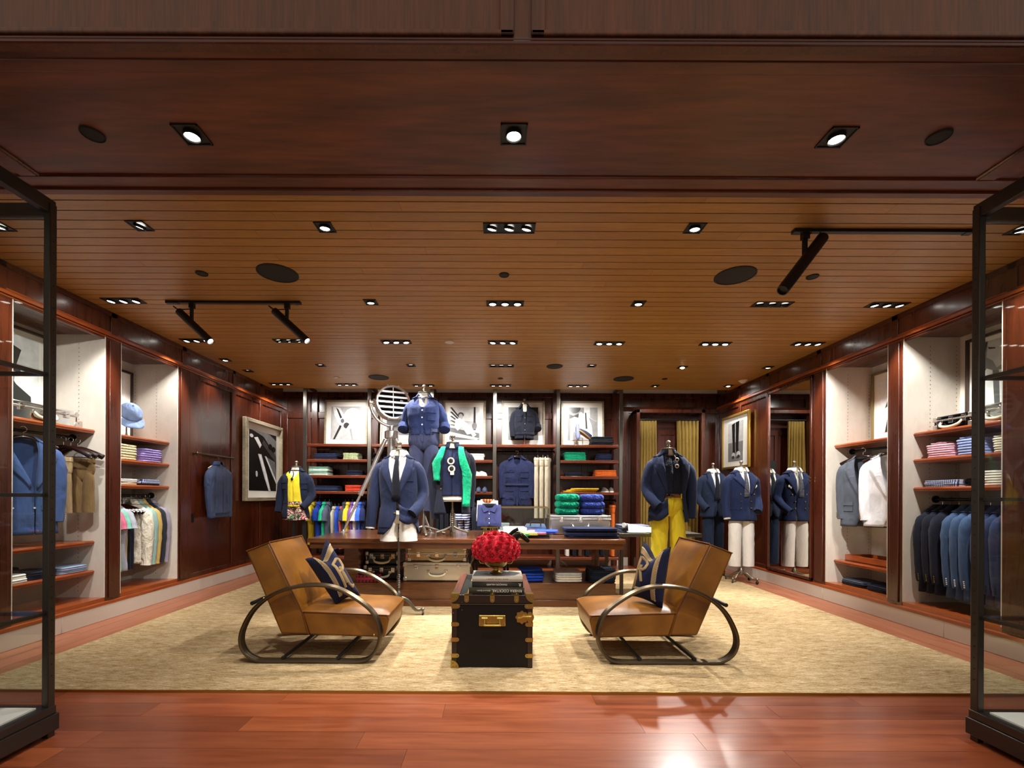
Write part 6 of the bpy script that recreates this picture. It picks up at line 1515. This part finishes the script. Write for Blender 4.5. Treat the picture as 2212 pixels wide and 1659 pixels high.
# bay behind the green sweater bust
stack('folded_shirt', 'white folded shirt in the bay right of the green sweater', [WHITE] * 4, bx_(1030), YS, sh_[2], .26, .28, .027, group='white shelf shirts')
stack('folded_sweater', 'ink navy sweater in the shelving bay behind the navy bust', [INK, NAVY2], bx_(965), YS, sh_[2], .34, .30, .045)
def shoe(label, x, y, z, mat, sole, rz, L=.27, group=None, tilt=0.0):
    t = thing('shoe', label, 'shoe', (x, y, z), rz, group); t.rotation_euler.x = tilt; rows = []
    for i in range(13):
        u = i / 12; yy = -L / 2 + L * u; w = .045 * (math.sin(pi * min(1, (u + .10) * .83)) ** .5) * (1 if u < .5 else .86); hh = (.035 + .035 * min(1, u * 1.8)) * (1 if u > .06 else .6)
        rows.append([(w * math.cos(q), yy, .02 + max(0, hh * math.sin(q)) if q < pi else .02) for q in [pi * j / 10 for j in range(11)]])
    MB().grid(rows, cap0=True, cap1=True).build('upper', mat, t, smooth=1.2)
    MB().prism([(.047 * (math.sin(pi * min(1, (u + .10) * .83)) ** .5) * s * (1 if u < .5 else .88), -L / 2 - .003 + (L + .006) * u) for s, seq in ((1, range(13)), (-1, range(12, -1, -1))) for u in [i / 12 for i in seq]], 0, .022, (0, 1)).build('sole', sole, t, smooth=.6)
    MB().lathe([(.03, .066), (.033, .072), (.026, .070), (.02, .05)], (0, L * .22, 0), 14, caps=False).build('collar', mat, t).scale = (1, 1.7, 1)
    return t
NS = plain('navy_suede', '3a4560', .8); WS = plain('white_rubber', 'e8e4da', .5); TAUP = plain('taupe_suede', '6b6058', .8)
for k, dx in enumerate((-.045, .055)):
    shoe('navy suede shoe standing on the shelf behind the folded shirt stands, %s one' % ('left', 'right')[k], bx_(1040) + dx, 7.62, sh_[4], NS, NS, 0, group='pair of navy shoes')
    shoe('white canvas shoe in the shelving right of the green sweater, %s one' % ('left', 'right')[k], bx_(1034) + dx, 7.66, sh_[3], WHITE, WS, .5, group='pair of white shoes')
    shoe('taupe suede shoe with white sole in the right shelving bay, %s one' % ('left', 'right')[k], bx_(1305 + 15 * k), 7.66, sh_[4], TAUP, WS, .15 * (1 - 2 * k), group='pair of taupe shoes')
STR = banded('breton_stripe', ('1f2f78', 'e8e8f0'), 2, 24)
for k, (px_, mt, d) in enumerate(((945, INK, 'black'), (955, ND2, 'dark navy'), (965, INK, 'inky black'), (977, fab('a8a4a0'), 'stone grey'), (986, fab('8a8684'), 'ash grey'))):
    trs(d + ' trousers hanging in the shelving bay behind the green sweater bust', mt, bx_(px_), 7.68, 1.06, pi / 2, hem=-.62, sx=.85)
for k, px_ in enumerate((998, 1011)):
    hang('striped_tee', 'blue and white striped tee hanging in the shelving, %s one' % ('left', 'right')[k], STR, bx_(px_), 7.66, 1.03, pi / 2 - .2, sy=.3, cat='shirt', group='striped tees', seed=130 + k, hem=-.60, lapel=None, wl=[(0, 0)], wr=[(0, 0)], top=.03, sleeves=('short', 'short'), sx=.9)
for k, px_ in enumerate((1026, 1036, 1048)):
    hang('jacket', 'ink dark jacket hanging right of the striped tees, %s' % NTH[k], ND2, bx_(px_), 7.68, 1.03, pi / 2, sy=.3, cat='jacket', group='ink dark jackets', seed=140 + k, hem=-.66, sleeves=('hang', 'hang'))
# bay with the utility jacket and cream trousers
UTL = fab('19224a', var=.3, bump=.6, rough=.6)
uj = make_jacket(None, UTL, name='utility_jacket', hem=-.78, sy=.5, lapel=None, collar='field', vz=-.09, vw=.045, placket=True, amp=.014, seed=150, sleeves=('hang', 'hang'), pockets=((-.165, -.045, -.30, -.17, True), (.045, .165, -.30, -.17, True), (-.18, -.045, -.66, -.49, True), (.045, .18, -.66, -.49, True)), belt=True, sr=1.08)
uj.location = (bx_(1116), 7.58, 1.80); uj.scale = (1.22, 1, .98); tag(uj, 'navy four-pocket utility jacket hanging face-out in the shelving', 'jacket')
hanger('hanger', 'dark hanger inside the navy utility jacket', (bx_(1116), 7.58, 1.86), 0)
for k, px_ in enumerate((1160, 1171, 1182)):
    trs('cream long trousers clipped by the hem beside the utility jacket, %s' % ('left one', 'middle one', 'right one')[k], fab('cfc4ae', var=.15, bump=.4), bx_(px_), 7.62, 1.84, pi / 2 - .35, hem=-1.0, sx=.85, group='cream clipped trousers', sy=.42)
    hanger('hanger', 'clip hanger over the cream trousers, %s' % ('left one', 'middle one', 'right one')[k], (bx_(px_), 7.64, 1.90), pi / 2 - .35, mat=CHROME, w=.10, group='clip hangers')
# right bay
lof = thing('shoe_stand', 'slim brass shoe display stand on the top right shelf', 'stand', (bx_(1250), 7.60, 2.057))
MB().lathe([(.03, 0), (.028, .008), (.006, .014), (.005, .13)], (-.045, 0, 0), 12).lathe([(.03, 0), (.028, .008), (.006, .014), (.005, .13)], (.05, 0, 0), 12).build('twin_stems', BRASS, lof)
shoe('navy and white loafer propped upright on the slim stand', bx_(1245), 7.60, 2.26, plain('pale_blue_insole', '8a93c4', .6), WS, 0, group=None, tilt=1.2)
shoe('navy loafer with tan sole angled on the slim stand', bx_(1259), 7.60, 2.23, NS, plain('tan_sole', 'b08a5c', .6), -1.1, group=None, tilt=-.5)
EMR = fab('14a47a', bump=.4); ORG = fab('e0702a'); YLW = fab('e6b91e')
stack('folded_sweater', 'charcoal folded sweater on the top right shelf', [INK, CHAR_, INK], bx_(1298), YS, sh_[1], .37, .30, .048, group='charcoal sweaters')
stack('folded_sweater', 'emerald folded sweater in the right shelving bay', [EMR] * 3, bx_(1241), YS, sh_[2], .36, .30, .046, group='emerald shelf sweaters')
stack('folded_polo', 'navy folded polo in the right shelving bay', [NAVY] * 3, bx_(1303), YS, sh_[2], .26, .28, .038, group='navy shelf polos')
stack('folded_sweater', 'ink folded sweater in the right shelving bay', [INK, NAVY2], bx_(1238), YS, sh_[3], .28, .30, .032)
stack('folded_sweater', 'orange folded sweater in the right shelving bay', [ORG] * 3, bx_(1306), YS, sh_[3], .37, .30, .036, group='orange sweaters')
for k in range(3):
    folded('folded_trousers', 'yellow trousers laid in a loose fan on the right shelving, ' + POS[3][k], YLW, (bx_(1250 + 6 * k), YS - .02 * k, sh_[4] + .022 * k), .56 - .05 * k, .26, .024, .08 - .07 * k, 2, k + 60, 'yellow fanned trousers')
for k, (px_, mt, d) in enumerate(((1225, WHITE, 'white'), (1240, INK, 'black'), (1252, fab('5a3a2c'), 'brown'), (1268, INK, 'jet black'), (1285, NAVY2, 'navy'), (1300, INK, 'coal black'), (1322, ORG, 'orange'))):
    trs(d + ' trousers hanging in the right shelving bay behind the silver suitcase', mt, bx_(px_), 7.66, 1.06, pi / 2, hem=-.85, sx=.85)

# ------------------------------------------------------------------ on the display table
zt = TZ + .001
suitcase('riveted aluminium suitcase under the green and blue sweaters on the table', .985, 5.50, zt, .70, .40, .225, ALU, 0, .2)
GRC = fab('10a87c', bump=.8, scale=55); BLC = fab('3c50a8', bump=.8, scale=55)
stack('folded_sweater', 'thick green cable-knit sweater on the silver suitcase', [GRC] * 3, .85, 5.46, zt + .2255, .265, .30, .083, group='green cable sweaters', cable=True, layers=1)
stack('folded_sweater', 'thick periwinkle blue cable-knit sweater on the silver suitcase', [BLC] * 3, 1.14, 5.46, zt + .2255, .275, .30, .082, group='blue cable sweaters', cable=True, layers=1)
DTR = fab('18213f')
stack('folded_trousers', 'navy blue folded trousers at the front right of the table', [DTR] * 4, 1.03, 4.98, zt, .56, .34, .027, group='navy table trousers', jit=.012)
for k, (d, c, x) in enumerate((('white', 'e4e4de', .12), ('pale grey', 'b9bdb8', .19), ('green', '178a4a', .27), ('yellow', 'd8cf5a', .36), ('pink', 'e08aa8', .45), ('royal blue', '2340b0', .55))):
    folded('folded_polo', '%s folded polo in the overlapping row on the table' % d, fab(c), (x, 4.96, zt + .010 * k), .24, .30, .026, -.20, 2, k + 80, None, tilt=0)
gx0, gx1, gy0, gy1, gz = .02, .60, 5.10, 5.60, .315
gc = thing('glass_box', 'clear glass display box with pale base holding small leather goods', 'display case', ((gx0 + gx1) / 2, (gy0 + gy1) / 2, zt))
w_, d_ = (gx1 - gx0) / 2, (gy1 - gy0) / 2
MB().box(-w_, w_, -d_, d_, 0, .028).build('base', plain('champagne_base', '9a8f7c', .4, .6), gc, bevel=.003)
MB().box(-w_ + .01, w_ - .01, -d_ + .01, d_ - .01, .028, .034).build('base_pad', WHITEP, gc, smooth=0)
for a, b, c, e in ((-w_, w_, -d_, -d_ + .006), (-w_, w_, d_ - .006, d_), (-w_, -w_ + .006, -d_ + .006, d_ - .006), (w_ - .006, w_, -d_ + .006, d_ - .006)): MB().box(a, b, c, e, .028, gz).build('glass_pane', GLASS, gc, smooth=0)
MB().box(-w_, w_, -d_, d_, gz, gz + .007).build('glass_top', GLASS, gc, smooth=0)
m = MB()
for a, b, c, e in ((-w_, w_, -d_ - .001, -d_ + .009), (-w_, w_, d_ - .009, d_ + .001), (-w_ - .001, -w_ + .009, -d_, d_), (w_ - .009, w_ + .001, -d_, d_)): m.box(a, b, c, e, gz - .003, gz + .009)
for sx in (-1, 1):
    for sy in (-1, 1): m.box(sx * w_ - .005, sx * w_ + .005, sy * d_ - .005, sy * d_ + .005, .028, gz)
m.build('edge_frame', ALU_BROWN, gc, smooth=0)
tr_ = tag(MB().box(-.18, .09, -.10, .10, 0, .05).box(-.16, .07, -.08, .08, .05, .056).build('jewellery_tray', WHITEP, bevel=.006), 'white tray inside the glass display box', 'tray'); tr_.location = (.26, 5.28, zt + .035)
bx2 = tag(MB().box(-.055, .055, -.03, .03, 0, .085).box(-.058, .058, -.033, .033, .07, .088).build('gift_box', plain('grey_box', '8f989c', .5), bevel=.003), 'small grey gift box at the back of the glass display box', 'box'); bx2.location = (.10, 5.46, zt + .035)
bag = thing('leather_bag', 'small slate blue zipped bag inside the glass display box', 'bag', (.455, 5.27, zt + .035))
mb = MB(); mb.grid([[((.125 - .02 * q * q) * math.copysign(abs(math.cos(a)) ** .5, math.cos(a)), .055 * (1 - .8 * max(0, q)) * math.copysign(abs(math.sin(a)) ** .6, math.sin(a)), .045 + .045 * q) for a in [2 * pi * j / 24 for j in range(24)]] for q in (-1, -.8, -.3, .2, .7, 1)], True, cap0=True, cap1=True)
mb.build('bag_body', fab('4a5c80'), bag, smooth=1.2)
MB().tube([(-.1, 0, .092), (.1, 0, .092)], .004, 6).build('zip', BRASS, bag)
for y in (-.03, .03): MB().tube(spline([(-.06, y, .07), (-.045, y * 1.6, .115), (.045, y * 1.6, .115), (.06, y, .07)], 6), .006, 6).build('bag_handle', INK, bag)
# folded shirts on brass stands
def shirtstand(label, x, y, z, mat, h, inner, w=.25, front=True, stem=True):
    t = thing('shirt_stand', 'flared brass feet under the ' + label, 'stand', (x, y, z))
    for dx in (-.035, .035):
        MB().lathe([(.040, 0), (.036, .008), (.014, .035), (.007, .07), (.006, h + .10)], (dx, dx * .3, 0), 14).build('trumpet_foot', BRASS, t)
    MB().box(-.09, .09, -.004, .004, h - .01, h).box(-.09, .09, -.035, .004, h - .012, h - .006).build('ledge', BRASS, t, smooth=0)
    s_ = thing('display_shirt', label, 'shirt', (x, y, z + h)); s_.rotation_euler.x = -.30
    rows = []
    for i in range(11):
        v = i / 10; rows.append([(w / 2 * (1 - .04 * v) * math.copysign(abs(math.cos(a)) ** .35, math.cos(a)), -.012 + .022 * math.copysign(abs(math.sin(a)) ** .7, math.sin(a)) * (1 if 0 < i < 10 else .6) + .002 * noise.noise(Vector((i, a, 1))), .24 * v) for a in [2 * pi * j / 28 for j in range(28)]])
    MB().grid(rows, True, cap0=True, cap1=True).build('shirt_body', mat, s_, smooth=1.2)
    MB().box(-.009, .009, -.040, -.030, .005, .165).build('placket', mat, s_, bevel=.002)
    m = MB()
    for zz in (.03, .08, .135): m.ball((0, -.042, zz), (.006, .004, .006), 8)
    m.build('button', WHITE, s_)
    for sx in (-1, 1):
        P = [(sx * .006, -.045, .165), (sx * .06, -.048, .145), (sx * .085, -.034, .20), (sx * .075, -.022, .25), (sx * .04, -.036, .21)]
        MB().prism([(p[0], p[2]) for p in P][::sx], -.046, -.036).build('collar_point', mat, s_, bevel=.003)
    MB().tube([(.075 * math.cos(a), -.012 + .03 * math.sin(a), .235 + .012 * math.sin(a)) for a in [2 * pi * i / 20 for i in range(20)]], .011, 8, closed=True, ab=(1.8, .5)).build('collar_band', inner, s_)
    return t
PLD = banded('tan_plaid', ('c08a4a', '8a3a30'), 0, 30)
shirtstand('dusky navy folded shirt propped on the table', -.075, 4.90, zt, fab('353a66', var=.2), .115, INK, w=.265)
shirtstand('white shirt with plaid collar propped behind the dusky navy shirt', -.10, 5.12, zt, WHITE, .16, PLD, w=.25)
# side table things
stack('folded_sweater', 'heather grey folded sweater on the grey metal side table', [fab('6a7088')] * 3, 1.64, 5.50, .786, .34, .34, .026, group='heather grey sweaters')
ws = thing('folded_sneaker_cloth', 'white shirt with rolled sleeve lying on the grey side table', 'shirt', (1.78, 5.30, .786), -.12)
MB().grid([[(-.25 + .5 * i / 16, -.14 + .28 * j / 10 + .02 * math.sin(i * .5), .012 + .055 * (1 - i / 16) ** 2 * (1 - (j / 5 - 1) ** 2) ** .5 + .035 * (max(0, 1 - (j / 5 - 1) ** 4)) ** .5 + .004 * noise.noise(Vector((i * .6, j * .6, 2)))) for j in range(11)] for i in range(17)]).build('cloth', WHITE, ws, smooth=2)
MB().box(-.25, .25, -.14, .14, 0, .014).build('cloth_base', WHITE, ws, bevel=.005)
MB().tube(spline([(-.30, -.1, .09), (-.27, -.02, .075), (-.22, .08, .05)], 5), [(.03, .02)] * 11, 10, wob=.2).build('rolled_sleeve', WHITE, ws)
# plinth: suitcases, black cases, folded stacks
zp = .263
suitcase('silver aluminium suitcase on the plinth, lower of the two', -.645, 5.17, zp, .735, .40, .215, ALU, 0, .2)
suitcase('silver suitcase, brownish reflection put into its colour, lying on top of the lower one', -.65, 5.18, zp + .2155, .64, .38, .175, ALU_BROWN, 0, .5, handle=True)
suitcase('black leather case under the left part of the table, lower one', -1.28, 5.28, zp, .40, .40, .16, BLACKL, 0, .3)
suitcase('black leather case under the left part of the table, upper one', -1.28, 5.30, zp + .1605, .38, .38, .15, BLACKL, 0, .3)
PLR = banded('red_plaid_cloth', ('9a1f30', '2a1a26'), 0, 26, duty=.6)
stack('folded_shirt', 'red plaid folded shirt on the plinth behind the left pillow', [PLR, fab('b03a4a'), PLR], -1.40, 4.99, zp, .26, .15, .024, group='red plaid shirts')
RB = fab('1c49c0'); 
stack('folded_towel', 'royal blue folded towel on the plinth behind the trunk', [RB] * 3, .40, 5.10, zp, .25, .30, .036, .08, group='royal blue towels', layers=1, jit=.012)
folded('folded_towel', 'royal blue towel crumpled on top of its stack on the plinth', RB, (.38, 5.12, zp + .107), .24, .28, .035, .2, 1, 5, None, sag=.8)
stack('folded_sweater', 'white folded sweater on the plinth between trunk and right armchair', [WHITE, fab('d5d8d8')], .80, 5.08, zp, .30, .30, .055, group='white plinth sweaters', jit=.01)
stack('folded_jeans', 'blue black folded jeans on the plinth behind the right armchair', [fab('1c2a3e')] * 4, 1.17, 5.08, zp, .29, .30, .036, .06, group='blue black jeans', jit=.012)
